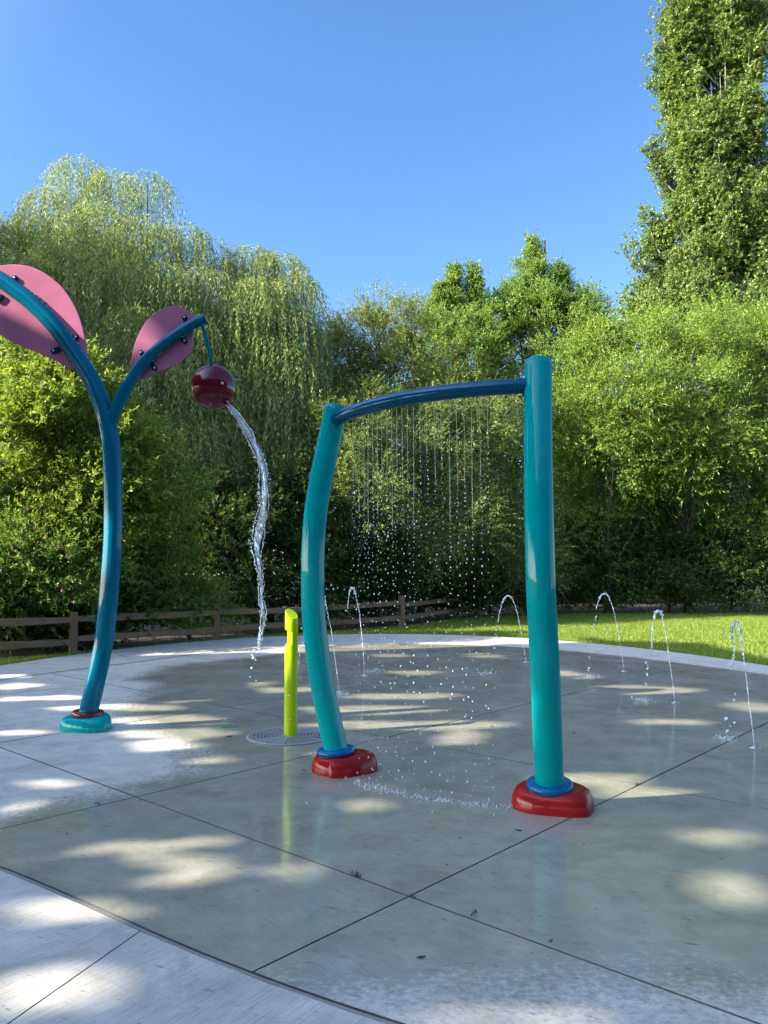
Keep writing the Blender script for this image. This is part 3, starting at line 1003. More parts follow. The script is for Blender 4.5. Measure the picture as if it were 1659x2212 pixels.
for x, y, r0 in ((548, 1404, 0.010), (556, 1409, 0.008), (538, 1406, 0.006), (547, 1421, 0.016), (552, 1425, 0.009), (543, 1443, 0.012), (560, 1402, 0.007), (545, 1415, 0.009), (540, 1462, 0.008), (553, 1470, 0.006)):
    mb.add(*blob(at(x, y, YW), r0, 1.0))
tag(mb.build("droplets", M["drop"], pour, True), kind="stuff")

# ------------------------------------------------------------------ lime bollard, drain, floor mark
lc = np.array([-0.955, 8.01, 0.0]); lr = 0.0665
seg = 48
th = np.linspace(0, 2 * math.pi, seg, endpoint=False)
Zs = np.concatenate([[0.0, 0.012, 0.4], np.linspace(0.76, 1.10, 30), [1.16]])
zl, zr_ = at(621, 1319, 8.01)[2], at(646, 1333.5, 8.01)[2]
z_n0, z_n1 = at(625, 1394, 8.0)[2], at(625, 1361, 8.0)[2]
Zs = np.concatenate([[0.0, 0.012, 0.5], np.linspace(z_n0 - 0.03, z_n1 + 0.03, 26), [z_n1 + 0.06]])
v = []
for z in Zs:
    e = np.clip(min((z - (z_n0 - 0.01)) / 0.03, ((z_n1 + 0.01) - z) / 0.03), 0, 1)
    lim = -lr + 0.046 * e
    for t in th:
        x, y = lr * math.cos(t), lr * math.sin(t)
        # the notch is cut from the front left of the tube
        q = np.array([x, y]); nrm = np.array([-0.88, -0.47])
        dd = q.dot(nrm)
        if dd > -lim: q = q - nrm * (dd + lim)
        v.append((lc[0] + q[0], lc[1] + q[1], z))
for s_ in (1.0, 0.93):
    for t in th:
        x, y = lr * math.cos(t), lr * math.sin(t)
        z = (zl + zr_) / 2 - x / lr * (zl - zr_) / 2 + y * 0.55
        v.append((lc[0] + x * s_, lc[1] + y * s_, z + (0.004 if s_ < 1 else 0)))
f = []
nr = len(Zs) + 2
for i in range(nr - 1):
    for j in range(seg):
        k = (j + 1) % seg
        f.append((i * seg + j, i * seg + k, (i + 1) * seg + k, (i + 1) * seg + j))
f.append(tuple((nr - 1) * seg + j for j in range(seg)))
boll = thing("spray_bollard", "lime green bollard with slanted top and side notch standing on the drain", "bollard", tuple(lc))
bo = mesh("tube", v, f, M["lime"], boll, True)
bo.data.polygons[len(bo.data.polygons) - 1].use_smooth = False
mb = MB()
for a_, z in ((-1.75, 0.42), (-1.5, 0.18), (-2.2, 0.9), (-1.3, 0.62)):
    mb.add(*blob(lc + [math.cos(a_) * lr, math.sin(a_) * lr, z], 0.006, 1.4))
tag(mb.build("water_bead", M["drop"], boll, True), kind="stuff")

dr = thing("drain_cover", "round grey metal drain cover with curved slots around the lime bollard", "drain cover", (lc[0], 8.0, 0))
dc = np.array([lc[0], 8.0]); DR = 0.43
mb = MB(); mb.add(*lathe([(DR - 0.02, 0.0015), (DR - 0.02, 0.003)], (*dc, 0), 64)); mb.build("pit", M["dark"], dr)
mb = MB(); mb.add(*lathe([(DR - 0.03, 0.002), (DR, 0.002), (DR + 0.012, 0.004), (DR + 0.006, 0.013), (DR - 0.006, 0.014), (DR - 0.03, 0.012), (DR - 0.03, 0.002)], (*dc, 0), 72, cap=False))
mb.build("rim", M["plate"], dr, True)


def sector(mb, r0, r1, a0, a1, z0, z1_, n):
    A = np.linspace(a0, a1, n)
    v = []; f = []
    for a in A:
        c, s = math.cos(a), math.sin(a)
        for r_, z in ((r0, z0), (r1, z0), (r1, z1_), (r0, z1_)):
            v.append((dc[0] + r_ * c, dc[1] + r_ * s, z))
    for i in range(n - 1):
        for e in range(4):
            f.append((i * 4 + e, i * 4 + (e + 1) % 4, i * 4 + 4 + (e + 1) % 4, i * 4 + 4 + e))
    f.append((0, 1, 2, 3)); f.append((4 * n - 1, 4 * n - 2, 4 * n - 3, 4 * n - 4))
    mb.add(v, f)


for k in range(6):
    a0, a1 = R(-30 + 60 * k + 1.0), R(30 + 60 * k - 1.0)
    mb = MB()
    if k in (0, 3, 2, 5):
        for r_ in np.arange(0.12, DR - 0.05, 0.037):
            sector(mb, r_, r_ + 0.018, a0, a1, 0.0035, 0.0125, 12)
        for aa in (a0, (2 * a0 + a1) / 3, (a0 + 2 * a1) / 3, a1 - R(2.2)):
            sector(mb, 0.108, DR - 0.032, aa, aa + R(2.2), 0.0035, 0.0133, 2)
        mb.build("slotted_panel", M["plate"], dr)
    else:
        sector(mb, 0.108, DR - 0.032, a0, a1, 0.0035, 0.0125, 14)
        sector(mb, 0.108, DR - 0.032, (a0 + a1) / 2 - R(1), (a0 + a1) / 2 + R(1), 0.0125, 0.016, 2)
        mb.build("plain_panel", M["plate"], dr)
mb = MB(); mb.add(*lathe([(0.07, 0.004), (0.104, 0.004), (0.104, 0.0145), (0.07, 0.0145)], (*dc, 0), 40, cap=False)); mb.build("hub", M["plate"], dr)

gm = g(490, 1568)
M["mark"] = plain("green_floor_paint", (0.05, 0.20, 0.07), 0.6)
M["mark_pale"] = plain("pale_green_floor_paint", (0.22, 0.42, 0.22), 0.6)
mk = thing("floor_marker", "small round green marker painted on the slab near the drain", "floor marker", (gm[0], gm[1], 0))
mb = MB(); mb.add(*lathe([(0.097, 0.001), (0.096, 0.004)], (gm[0], gm[1], 0), 40)); mb.build("disc", M["mark"], mk)
mb = MB(); mb.add(*lathe([(0.085, 0.004), (0.085, 0.0062), (0.079, 0.0062), (0.079, 0.004)], (gm[0], gm[1], 0), 40, cap=False))
for s_ in (-0.02, 0.015):
    mb.add(*box((gm[0] + s_, gm[1] + s_ * 0.3, 0.0052), (0.085, 0.012, 0.003), np.array([[0.8, 0.6, 0], [-0.6, 0.8, 0], [0, 0, 1.0]])))
mb.build("emblem", M["mark_pale"], mk)

# ------------------------------------------------------------------ ground jets
def z4(x, y): return (1075.7 + x * 0.3516, 1231 + y * 0.3516)
def z3(x, y): return (551 + x * 0.3516, 1231 + y * 0.3516)


jets = [
    ("water jet nearest the right edge with a thick round head", z4,
     [(1575, 1090), (1568, 1010), (1558, 930), (1540, 800), (1526, 660), (1512, 560), (1500, 460), (1490, 395)],
     [(1490, 395), (1482, 340), (1465, 325), (1442, 345), (1432, 395), (1442, 425)], 11,
     [(1448, 430), (1455, 470), (1452, 510), (1444, 550), (1434, 590), (1432, 610)], [(1450, 765), (1448, 800), (1398, 915), (1450, 932), (1432, 962), (1407, 992), (1490, 425), (1497, 455)], (1402, 1045)),
    ("water jet second from the right with a square-topped bend", z4,
     [(1087, 815), (1080, 750), (1068, 660), (1050, 530), (1036, 430), (1020, 340), (1006, 280)],
     [(1006, 280), (998, 258), (980, 254), (966, 268), (960, 300)], 8,
     [(960, 300), (951, 340), (948, 400), (946, 440), (944, 480)], [(925, 520), (910, 570), (915, 585), (922, 605), (914, 640), (912, 700), (912, 715), (820, 780)], (890, 805)),
    ("tall slim water jet curving just right of the right-hand post", z4,
     [(775, 622), (766, 560), (750, 465), (735, 360), (722, 300), (712, 255), (698, 210), (682, 170)],
     [(682, 170), (668, 150), (650, 147), (632, 158), (620, 185)], 5,
     [(620, 185), (610, 215), (604, 245)], [(600, 290), (598, 305), (592, 338), (578, 375), (574, 440), (575, 490), (560, 538), (557, 605), (558, 620), (558, 652)], (560, 657)),
    ("water jet arcing just left of the right-hand post", z4,
     [(172, 568), (160, 490), (143, 390), (126, 300), (112, 240), (98, 200), (84, 172)],
     [(84, 172), (70, 160), (52, 162), (38, 178), (28, 200)], 5,
     [(28, 200), (18, 235), (10, 262), (4, 290), (0, 320)], [(-6, 350), (-10, 372), (-14, 402), (-18, 480)], (-60, 640)),
    ("broken water jet behind the curtain with a beaded head", z3,
     [(672, 650), (668, 560), (660, 450), (650, 350), (640, 260), (628, 200), (616, 150)],
     [(616, 150), (606, 118), (592, 112), (580, 135)], 7,
     [(580, 135), (575, 180), (570, 215), (569, 240)], [(440, 120), (470, 98), (480, 112), (510, 115), (545, 122), (560, 250), (430, 165)], (720, 625)),
    ("slender water jet rising close beside the bent left-hand post", z3,
     [(520, 752), (510, 690), (500, 610), (488, 520), (478, 440), (468, 370), (455, 310), (440, 240), (428, 175)],
     [(428, 175), (420, 155), (410, 150), (400, 170)], 4,
     [(400, 170), (395, 200), (392, 240)], [(390, 300), (385, 350)], (530, 770)),
    ("short water jet half hidden between the lime bollard and the bent post", z3,
     [(262, 575), (270, 540), (278, 505), (288, 470), (298, 445)],
     [(298, 445), (308, 425), (320, 420), (330, 430)], 4,
     [(330, 430), (335, 450), (338, 470)], [(285, 480), (270, 560), (288, 355)], (250, 590)),
]
for label, zz, up, head, hw, down, drops, land in jets:
    base = g(*zz(*up[0])); Y = base[1]
    px2m = Y / FPX * 0.3516
    jt = thing("water_jet", label, "water jet", tuple(base), "arcing ground jets around the pad")
    P = catmull([at(*zz(*q), Y) for q in up], 8); n = len(P)
    r0 = np.linspace(0.0032, 0.0078, n) * (0.6 + 0.7 * rng.random(n))
    r0[::3] *= 0.75
    P = P + rng.normal(0, 0.002, P.shape) * np.linspace(0, 1.5, n)[:, None]
    mb = MB(); mb.add(*tube(P, r0, 8)); mb.build("rising_stream", M["foam"], jt, True)
    P = catmull([at(*zz(*q), Y) for q in head], 6); n = len(P)
    rr1 = hw * px2m * 0.8 * (0.8 + 0.5 * rng.random(n)); rr1[0] *= 0.6; rr1[-1] *= 0.6
    mb = MB(); v, f = tube(P, rr1, 12)
    for i in range(len(v)):
        v[i] = v[i] + np.array(mnoise.noise_vector(Vector((v[i] * 28).tolist()))) * hw * px2m * 0.45
    mb.add(v, f)
    for _ in range(16):
        i = random.randint(0, n - 1)
        mb.add(*blob(P[i] + rng.normal(0, hw * px2m * 0.8, 3), random.uniform(0.004, 0.010), random.uniform(0.8, 1.4)))
    mb.build("head", M["water"] if hw > 9 else M["foam"], jt, True)
    P = catmull([at(*zz(*q), Y) for q in down], 8); n = len(P)
    r0 = (0.002 + 0.009 * rng.random(n)) * (1.3 if hw > 7 else 1.0)
    P = P + rng.normal(0, 0.004, P.shape)
    mb = MB(); mb.add(*tube(P, r0, 8)); mb.build("falling_stream", M["foam"], jt, True); mb = MB()
    for q in drops:
        for _ in range(3):
            mb.add(*blob(at(*zz(*q), Y) + rng.normal(0, 0.008, 3), random.uniform(0.004, 0.012), random.uniform(0.8, 1.6)))
    tag(mb.build("droplets", M["foam"], jt, True), kind="stuff")
    lp_ = g(*zz(*land))
    splash("jet_splash", "little splash of drops where the " + label.split(" with ")[0].split(" rising")[0].split(" half")[0].split(" curving")[0].split(" behind")[0].split(" just right")[0].split(" just left")[0] + " lands", [lp_, lp_ + [0.04, 0.03, 0], lp_ + [-0.08, -0.02, 0]], 75, 0.06 if Y < 11 else 0.1, 0.022, 0.0016, 0.0048, M["soft"])
    nz = thing("ground_nozzle", "flush steel nozzle plate at the foot of the " + label.split(" with ")[0].split(" rising")[0].split(" half")[0].split(" curving")[0].split(" behind")[0].split(" just right")[0].split(" just left")[0], "nozzle", tuple(base))
    mb = MB(); mb.add(*lathe([(0.056, 0.001), (0.055, 0.006), (0.05, 0.008), (0.014, 0.008), (0.012, 0.004)], (base[0], base[1], 0), 28)); mb.build("plate", M["steel"], nz, True)
    mb = MB(); mb.add(*torus((base[0], base[1], 0.008), 0.017, 0.004, 20, 8)); mb.build("orifice_ring", M["steel"], nz, True)

# ------------------------------------------------------------------ foliage tools
def value_noise(P, scale, seed=0):
    Q = np.asarray(P, float) * scale + seed * 17.31
    I = np.floor(Q).astype(np.int64); F = Q - I; F = F * F * (3 - 2 * F)
    def h(i, j, k):
        x = (i * 374761393 + j * 668265263 + k * 2147483647 + seed * 974634541) & 0xFFFFFFFF
        x = ((x ^ (x >> 13)) * 1274126177) & 0xFFFFFFFF
        return ((x ^ (x >> 16)) & 0xFFFF) / 65535.0
    r_ = 0
    for a in (0, 1):
        for b in (0, 1):
            for c in (0, 1):
                w = (F[:, 0] if a else 1 - F[:, 0]) * (F[:, 1] if b else 1 - F[:, 1]) * (F[:, 2] if c else 1 - F[:, 2])
                r_ = r_ + w * h(I[:, 0] + a, I[:, 1] + b, I[:, 2] + c)
    return r_


def unit(v): return v / (np.linalg.norm(v, axis=-1, keepdims=True) + 1e-9)


def leaves(Bp, A, L, W, rg, fold=0.35, up_bias=1.0, shape=0.42):
    """leaf quads: Bp base, A axis, L length, W half width -> verts, faces"""
    n = len(Bp)
    ref = np.array([0, 0, 0.8 * up_bias]) + SUN * 0.55 * up_bias + rg.normal(0, 0.55, (n, 3))
    S_ = unit(np.cross(A, ref))
    N_ = unit(np.cross(S_, A))
    L = L[:, None]; W = W[:, None]
    mid = Bp + A * L * shape
    v = np.empty((n, 4, 3), np.float32)
    v[:, 0] = Bp
    v[:, 1] = mid + S_ * W + N_ * W * fold
    v[:, 2] = Bp + A * L - N_ * L * 0.12
    v[:, 3] = mid - S_ * W + N_ * W * fold
    return v


def spray_leaves(P, D, Ls, nl, ll, lw, rg, spread=0.8, droop=0.25, up_bias=1.0, keep=None):
    """P,D,Ls: twig base, direction, length; nl leaves along each"""
    n = len(P)
    t = (np.arange(nl)[None, :] + rg.random((n, nl)) * 0.8) / nl
    side = np.where(np.arange(nl) % 2 == 0, 1.0, -1.0)[None, :, None]
    ref = unit(rg.normal(0, 1, (n, 3)))
    S_ = unit(np.cross(D, ref)); T_ = np.cross(D, S_)
    ang = rg.normal(0, 0.9, (n, nl, 1))
    lat = side * (np.cos(ang) * S_[:, None, :] + np.sin(ang) * T_[:, None, :])
    base = P[:, None, :] + D[:, None, :] * (Ls[:, None] * t)[..., None]
    base[..., 2] -= droop * Ls[:, None] * t ** 2
    ax = unit(D[:, None, :] * 0.75 + lat * spread + rg.normal(0, 0.25, (n, nl, 3)))
    Bp = base.reshape(-1, 3); A = ax.reshape(-1, 3)
    if keep is not None:
        k = keep(Bp + A * ll * 0.45); Bp = Bp[k]; A = A[k]
    m_ = len(Bp)
    L = ll * (0.65 + 0.6 * rg.random(m_)); W = lw * (0.7 + 0.5 * rg.random(m_))
    return leaves(Bp, A, L, W, rg, up_bias=up_bias)


def quads_obj(name, chunks, mat, parent=None, origin=None):
    v = np.concatenate([c.reshape(-1, 3) for c in chunks])
    f = np.arange(len(v), dtype=np.int32).reshape(-1, 4)
    return mesh(name, v, f, mat, parent, origin=origin)


def clumps_on(lobes, n, rg, rmin=0.62, lowcut=-0.6):
    """centres scattered in the outer shell of a union of ellipsoids"""
    w = np.array([l[3] * l[5] + l[4] * l[5] + l[3] * l[4] for l in lobes]); w = w / w.sum()
    out = []; outd = []
    while len(out) < n:
        k = rg.choice(len(lobes), p=w); l = lobes[k]
        d = unit(rg.normal(0, 1, 3))
        if d[2] < lowcut: continue
        r_ = rmin + (1 - rmin) * rg.random() ** 0.6
        p = np.array(l[:3]) + d * r_ * np.array(l[3:6])
        if p[2] < 0.25: continue
        inside = False
        for j, m_ in enumerate(lobes):
            if j != k and (((p - np.array(m_[:3])) / np.array(m_[3:6])) ** 2).sum() < 0.36: inside = True
        if inside and rg.random() < 0.8: continue
        out.append(p); outd.append(unit(d / np.array(l[3:6])))
    return np.array(out), np.array(outd)


def limbs(mb, base, top, targets, r0, rg, seg=7):
    """tapered trunk with limbs curving out to the clumps"""
    base = np.array(base, float); top = np.array(top, float)
    n = 9
    ts = np.linspace(0, 1, n)
    P = base + (top - base) * ts[:, None] + rg.normal(0, 0.035, (n, 3)) * np.linalg.norm(top - base) * 0.25 * np.sin(ts * math.pi)[:, None]
    r_ = r0 * (1 - 0.8 * ts); r_[0] *= 1.35
    mb.add(*tube(catmull(P, 3), np.interp(np.linspace(0, 1, (n - 1) * 3 + 1), ts, r_), seg + 3))
    for q in targets:
        t = np.clip((q[2] - base[2]) / (top[2] - base[2]) - rg.uniform(0.12, 0.35), 0.06, 0.92)
        s = base + (top - base) * t
        m_ = (s + q) / 2 + np.array([0, 0, rg.uniform(-0.1, 0.25) * np.linalg.norm(q - s)]) * 0.5 + rg.normal(0, 0.06, 3) * np.linalg.norm(q - s)
        rb = r0 * (1 - 0.8 * t) * rg.uniform(0.28, 0.5)
        C = catmull([s, m_, q], 4)
        mb.add(*tube(C, np.linspace(rb, max(0.012, rb * 0.15), len(C)), seg))


def tree(name, label, cat, base, lobes, nclump, crad, nspray, nl, ll, lw, mat, bark=None, r0=0.2, seed=1, group=None, spray=0.6, upness=0.45,
         fill=0.25, lowcut=-0.6, droop=0.25, nlimb=40, trunk_top=None, spread=0.8, keep=None, extra=None, rmin=0.62, carve=0.40, parts=("crown", "trunk")):
    rg = np.random.default_rng(seed)
    th_ = thing(name, label, cat, base, group)
    C, CD = clumps_on(lobes, nclump, rg, rmin, lowcut)
    per = nspray // nclump
    cr = crad * (0.6 + 0.8 * rg.random(nclump))
    u = unit(rg.normal(0, 1, (nclump, per, 3)))
    u[..., 2] = u[..., 2] * 0.85 + 0.18
    rad = rg.random((nclump, per, 1)) ** 0.45
    Pp = (C[:, None, :] + u * rad * cr[:, None, None]).reshape(-1, 3)
    D = unit((u * 0.8 + CD[:, None, :] * 0.8 + np.array([0, 0, upness])).reshape(-1, 3) + rg.normal(0, 0.35, (nclump * per, 3)))
    nz = value_noise(Pp, 0.9 / max(crad, 0.5), seed)
    n2 = value_noise(Pp, 2.3 / max(crad, 0.5), seed + 7)
    ok = (nz * 0.65 + n2 * 0.35 > carve) & (Pp[:, 2] > 0.15)
    Pp = Pp[ok]; D = D[ok]
    Ls = spray * (0.6 + 0.8 * rg.random(len(Pp)))
    ch = [spray_leaves(Pp, D, Ls, nl, ll, lw, rg, spread, droop, keep=keep)]
    if fill > 0:       # leaves deep in the crown
        nf = int(nspray * fill)
        k = rg.integers(0, len(lobes), nf); Lb = np.array(lobes)[k]
        Pf = Lb[:, :3] + unit(rg.normal(0, 1, (nf, 3))) * (rg.random((nf, 1)) ** 0.5) * 0.72 * Lb[:, 3:6]
        Pf = Pf[Pf[:, 2] > 0.2]
        ch.append(spray_leaves(Pf, unit(rg.normal(0, 1, (len(Pf), 3)) + [0, 0, 0.3]), np.full(len(Pf), spray), nl, ll * 1.15, lw * 1.25, rg, spread, droop, keep=keep))
    if extra is not None: ch += extra
    quads_obj(parts[0], ch, mat, th_)
    mb = MB()
    tt = trunk_top if trunk_top is not None else np.array([np.mean([l[0] for l in lobes]), np.mean([l[1] for l in lobes]), max(l[2] + 0.55 * l[5] for l in lobes)])
    limbs(mb, base, tt, C[rg.choice(nclump, min(nlimb, nclump), replace=False)], r0, rg)
    mb.build(parts[1], bark or M["bark"], th_, True)
    return th_


L_ = {}
L_["shade"] = leaf_mat("shade_tree_leaf", (0.035, 0.075, 0.012), (0.05, 0.10, 0.018), (0.07, 0.13, 0.022), trans=0.25)
L_["dogwood"] = leaf_mat("dogwood_leaf", (0.052, 0.088, 0.014), (0.095, 0.14, 0.024), (0.165, 0.21, 0.05), trans=0.42)
L_["rose"] = leaf_mat("rose_leaf", (0.05, 0.095, 0.016), (0.085, 0.14, 0.026), (0.14, 0.19, 0.05), trans=0.36)
L_["willow"] = leaf_mat("weeping_willow_leaf", (0.082, 0.115, 0.032), (0.13, 0.168, 0.052), (0.205, 0.24, 0.10), gain=1.75, trans=0.38, tint=(1.2, 1.15, 0.6))
L_["grey"] = leaf_mat("grey_willow_leaf", (0.058, 0.088, 0.020), (0.10, 0.135, 0.036), (0.18, 0.21, 0.075), trans=0.36, gain=1.75)
L_["ash"] = leaf_mat("ash_leaf", (0.042, 0.088, 0.018), (0.078, 0.13, 0.026), (0.125, 0.175, 0.045), trans=0.4)
L_["bright"] = leaf_mat("bright_willow_leaf", (0.050, 0.095, 0.016), (0.092, 0.148, 0.026), (0.155, 0.21, 0.05), trans=0.42)
L_["poplar"] = leaf_mat("poplar_leaf", (0.035, 0.065, 0.016), (0.065, 0.10, 0.024), (0.14, 0.175, 0.065), trans=0.34, rough=0.38, gain=2.15)
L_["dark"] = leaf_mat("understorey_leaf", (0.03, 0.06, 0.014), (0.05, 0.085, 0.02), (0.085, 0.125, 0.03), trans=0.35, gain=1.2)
L_["grass"] = leaf_mat("grass_blade", (0.066, 0.112, 0.012), (0.11, 0.155, 0.017), (0.18, 0.21, 0.04), trans=0.38, rough=0.55, tint=(1.15, 1.1, 0.5))
L_["weed"] = leaf_mat("weed_blade", (0.02, 0.04, 0.008), (0.03, 0.055, 0.012), (0.05, 0.07, 0.02), gain=1.0)
L_["petal"] = leaf_mat("rose_petal", gain=1.0, c1=(0.55, 0.16, 0.30), c2=(0.62, 0.25, 0.38), c3=(0.7, 0.4, 0.5), trans=0.3, tint=(1, 0.9, 0.95))


def W(px, py, Y): return at(px, py, Y)


def lobe(px, py, Y, rx_px, rz_px, ry=None):
    """ellipsoid at a surveyed place; radii given as seen from the pad edge"""
    c = at(px, py, Y); k = Y / FPX
    return (c[0], c[1], c[2], rx_px * k, ry if ry else rx_px * k, rz_px * k)


# ------------------------------------------------------------------ weeping willows
def willow(label, base, caps, n_strand, mat, seed, zmin, group="weeping willows behind the fence"):
    rg = np.random.default_rng(seed)
    th_ = thing("weeping_willow", label, "tree", base, group)
    w = np.array([c[3] * c[4] for c in caps]); w = w / w.sum()
    k = rg.choice(len(caps), n_strand, p=w); Cp = np.array(caps)[k]
    d = unit(rg.normal(0, 1, (n_strand, 3))); d[:, 2] = np.abs(d[:, 2]) * 0.9 + 0.05
    d = unit(d)
    P = Cp[:, :3] + d * Cp[:, 3:6] * (0.55 + 0.45 * rg.random((n_strand, 1)) ** 0.5)
    hz = d.copy(); hz[:, 2] = 0; hz = unit(hz + rg.normal(0, 0.25, (n_strand, 3)) * [1, 1, 0])
    Ln = Cp[:, 6] * (0.45 + 0.8 * rg.random(n_strand))
    Ln = np.minimum(Ln, np.maximum(P[:, 2] - zmin, 0.6))
    spacing = 0.105
    nl = int(Cp[:, 6].max() * 1.25 / spacing)
    s = (np.arange(nl)[None, :] + rg.random((n_strand, nl))) * spacing
    ok = s < Ln[:, None]
    out = (0.25 + 0.55 * rg.random(n_strand))[:, None] * (1 - np.exp(-s / 0.5))
    sway = 0.10 * np.sin(s * 1.3 + rg.random((n_strand, 1)) * 6.28)
    X = P[:, None, :] + hz[:, None, :] * out[..., None]
    X = X + np.stack([sway, sway * 0.6, np.zeros_like(s)], 2)
    X[..., 2] += 0.18 * (1 - np.exp(-s / 0.3)) - s * 0.97
    lat = rg.normal(0, 1, (n_strand, nl, 3)) * [1, 1, 0.25]
    first = np.exp(-s / 0.35)[..., None]
    A = unit(unit(lat) * 0.55 + np.array([0, 0, -1.0]) * (1 - first) + hz[:, None, :] * first * 1.0)
    Bp = X[ok]; A = A[ok]
    n = len(Bp)
    ch = [leaves(Bp, A, 0.155 * (0.6 + 0.7 * rg.random(n)), 0.0145 * (0.8 + 0.5 * rg.random(n)), rg, fold=0.3, up_bias=0.3)]
    quads_obj("crown", ch, mat, th_)
    mb = MB()
    cc = np.array(caps)[:, :3]
    limbs(mb, base, (base[0] + 0.4, base[1], cc[:, 2].max() - 3.6), cc, 0.42, rg)
    mb.build("trunk", M["bark"], th_, True)
    return th_


def cap(px, py, Y, rx_px, rz_px, hang, ry=None):
    c = at(px, py, Y); k = Y / FPX
    return (c[0], c[1], c[2] - rz_px * k, rx_px * k, ry or rx_px * k * 0.9, rz_px * k, hang)


YW1 = 27.0
caps1 = [cap(172, 335, 27.5, 55, 50, 3.0), cap(250, 372, 27, 55, 30, 2.2), cap(320, 372, 26.6, 45, 28, 2.6), cap(120, 412, 27, 60, 35, 3.0), cap(60, 462, 26.5, 60, 36, 3.2), cap(0, 470, 27, 60, 36, 3.2), cap(-70, 440, 27, 70, 50, 3.2),
         cap(215, 440, 26, 70, 45, 3.2), cap(310, 470, 26, 70, 48, 3.2), cap(385, 478, 26.3, 60, 40, 3.0), cap(440, 505, 26.5, 50, 36, 2.8), cap(150, 510, 25.3, 70, 40, 3.2), cap(60, 545, 25, 70, 40, 3.2),
         cap(250, 560, 25, 80, 45, 3.4), cap(350, 570, 25, 75, 45, 3.4), cap(430, 570, 25.5, 60, 40, 3.4), cap(-30, 580, 24.6, 70, 50, 3.4), cap(120, 640, 24.4, 80, 45, 3.4), cap(300, 660, 24.3, 80, 45, 3.6),
         cap(400, 670, 24.5, 70, 45, 3.8), cap(200, 720, 24, 80, 45, 3.6), cap(40, 720, 23.8, 80, 45, 3.6), cap(340, 770, 23.8, 80, 45, 4.0), cap(455, 780, 24.2, 60, 45, 4.0), cap(250, 850, 23.6, 80, 40, 3.6), cap(420, 900, 23.8, 80, 45, 3.8),
         cap(130, 860, 23.6, 80, 40, 3.6), cap(330, 960, 23.6, 80, 40, 3.2), cap(180, 500, 30, 130, 60, 4), cap(60, 560, 30, 130, 60, 4), cap(330, 600, 30, 130, 60, 5), cap(330, 800, 29, 140, 60, 5), cap(150, 800, 29, 140, 60, 5)]
willow("large weeping willow with the highest pale drooping crown behind the fence", (at(300, 1300, 27)[0], 27.0, 0), caps1, 12000, L_["willow"], 3, 1.2)
caps2 = [cap(545, 528, 27, 40, 26, 2.6), cap(600, 545, 27, 45, 30, 3.0), cap(640, 590, 26.6, 40, 30, 3.2), cap(490, 560, 26.5, 40, 26, 2.8), cap(560, 600, 26, 60, 40, 3.4), cap(625, 650, 26, 45, 40, 3.6), cap(662, 690, 26.4, 30, 36, 3.4), cap(510, 650, 25.6, 60, 40, 3.4),
         cap(590, 720, 25.5, 60, 40, 3.8), cap(640, 760, 25.6, 45, 40, 3.6), cap(500, 760, 25.2, 60, 40, 3.8), cap(570, 830, 25, 60, 40, 4.2), cap(640, 860, 25.4, 45, 40, 3.8), cap(500, 880, 24.8, 60, 40, 4.2), cap(590, 950, 24.8, 60, 40, 3.8), cap(560, 700, 29, 90, 60, 5), cap(560, 850, 28.5, 90, 60, 5), cap(500, 1010, 24.6, 60, 40, 3)]
willow("second weeping willow, lower and narrower, with its curtain ending beside open sky", (at(560, 1300, 27.4)[0], 27.4, 0), caps2, 6500, L_["willow"], 4, 1.6)

# ------------------------------------------------------------------ shrubs by the fence
tree("leafy_shrub", "tall shrub with glossy bright green leaves behind the blue flower stem", "shrub", (-6.9, 18.2, 0),
     [lobe(90, 930, 17.6, 150, 165, 1.5), lobe(20, 1040, 17.4, 150, 200, 1.5), lobe(215, 1010, 17.8, 105, 180, 1.4), lobe(110, 820, 17.8, 70, 60, 1.0), lobe(190, 1140, 17.6, 120, 160, 1.3), lobe(320, 1090, 18.4, 90, 110, 1.2)],
     130, 0.55, 5600, 11, 0.125, 0.030, L_["dogwood"], r0=0.07, seed=21, spray=0.5, upness=0.7, nlimb=60, fill=0.25)
th_rose = tree("rose_bush", "rounded wild rose bush with small pale leaves and pink blooms at the fence", "shrub", (-7.8, 16.9, 0),
     [lobe(90, 1230, 16.6, 130, 130, 1.2), lobe(0, 1260, 16.5, 110, 130, 1.2), lobe(190, 1260, 16.9, 70, 100, 1.0), lobe(-60, 1200, 16.6, 100, 150, 1.2)],
     95, 0.42, 5000, 10, 0.058, 0.020, L_["rose"], r0=0.05, seed=22, spray=0.34, upness=0.5, nlimb=50, fill=0.2)
fl = []
rg = np.random.default_rng(5)
for x, y in ((75, 1140), (100, 1160), (150, 1205), (90, 1235), (200, 1210), (60, 1100), (135, 1275), (160, 1300), (35, 1190), (126, 1180)):
    c = at(x, y, 15.25 + rg.uniform(0, 0.25)); fcol = []
    for k in range(6):
        a_ = k * 1.05; A = unit(np.array([math.cos(a_), -0.7, math.sin(a_)]))
        fl.append(leaves(np.array([c]), np.array([A]), np.array([0.038]), np.array([0.02]), rg))
quads_obj("blossom", fl, L_["petal"], th_rose)
tree("low_shrub", "low rounded shrub with yellow-green leaf tips spilling over the top rail", "shrub", (-4.9, 19.6, 0),
     [lobe(330, 1250, 19.2, 75, 110, 1.1), lobe(390, 1290, 19.4, 60, 90, 1.0), lobe(280, 1290, 18.9, 60, 90, 1.0), lobe(430, 1310, 20.0, 50, 60, 0.9)],
     70, 0.42, 3000, 10, 0.075, 0.024, L_["rose"], r0=0.05, seed=23, spray=0.36, upness=0.5, nlimb=40, fill=0.3)
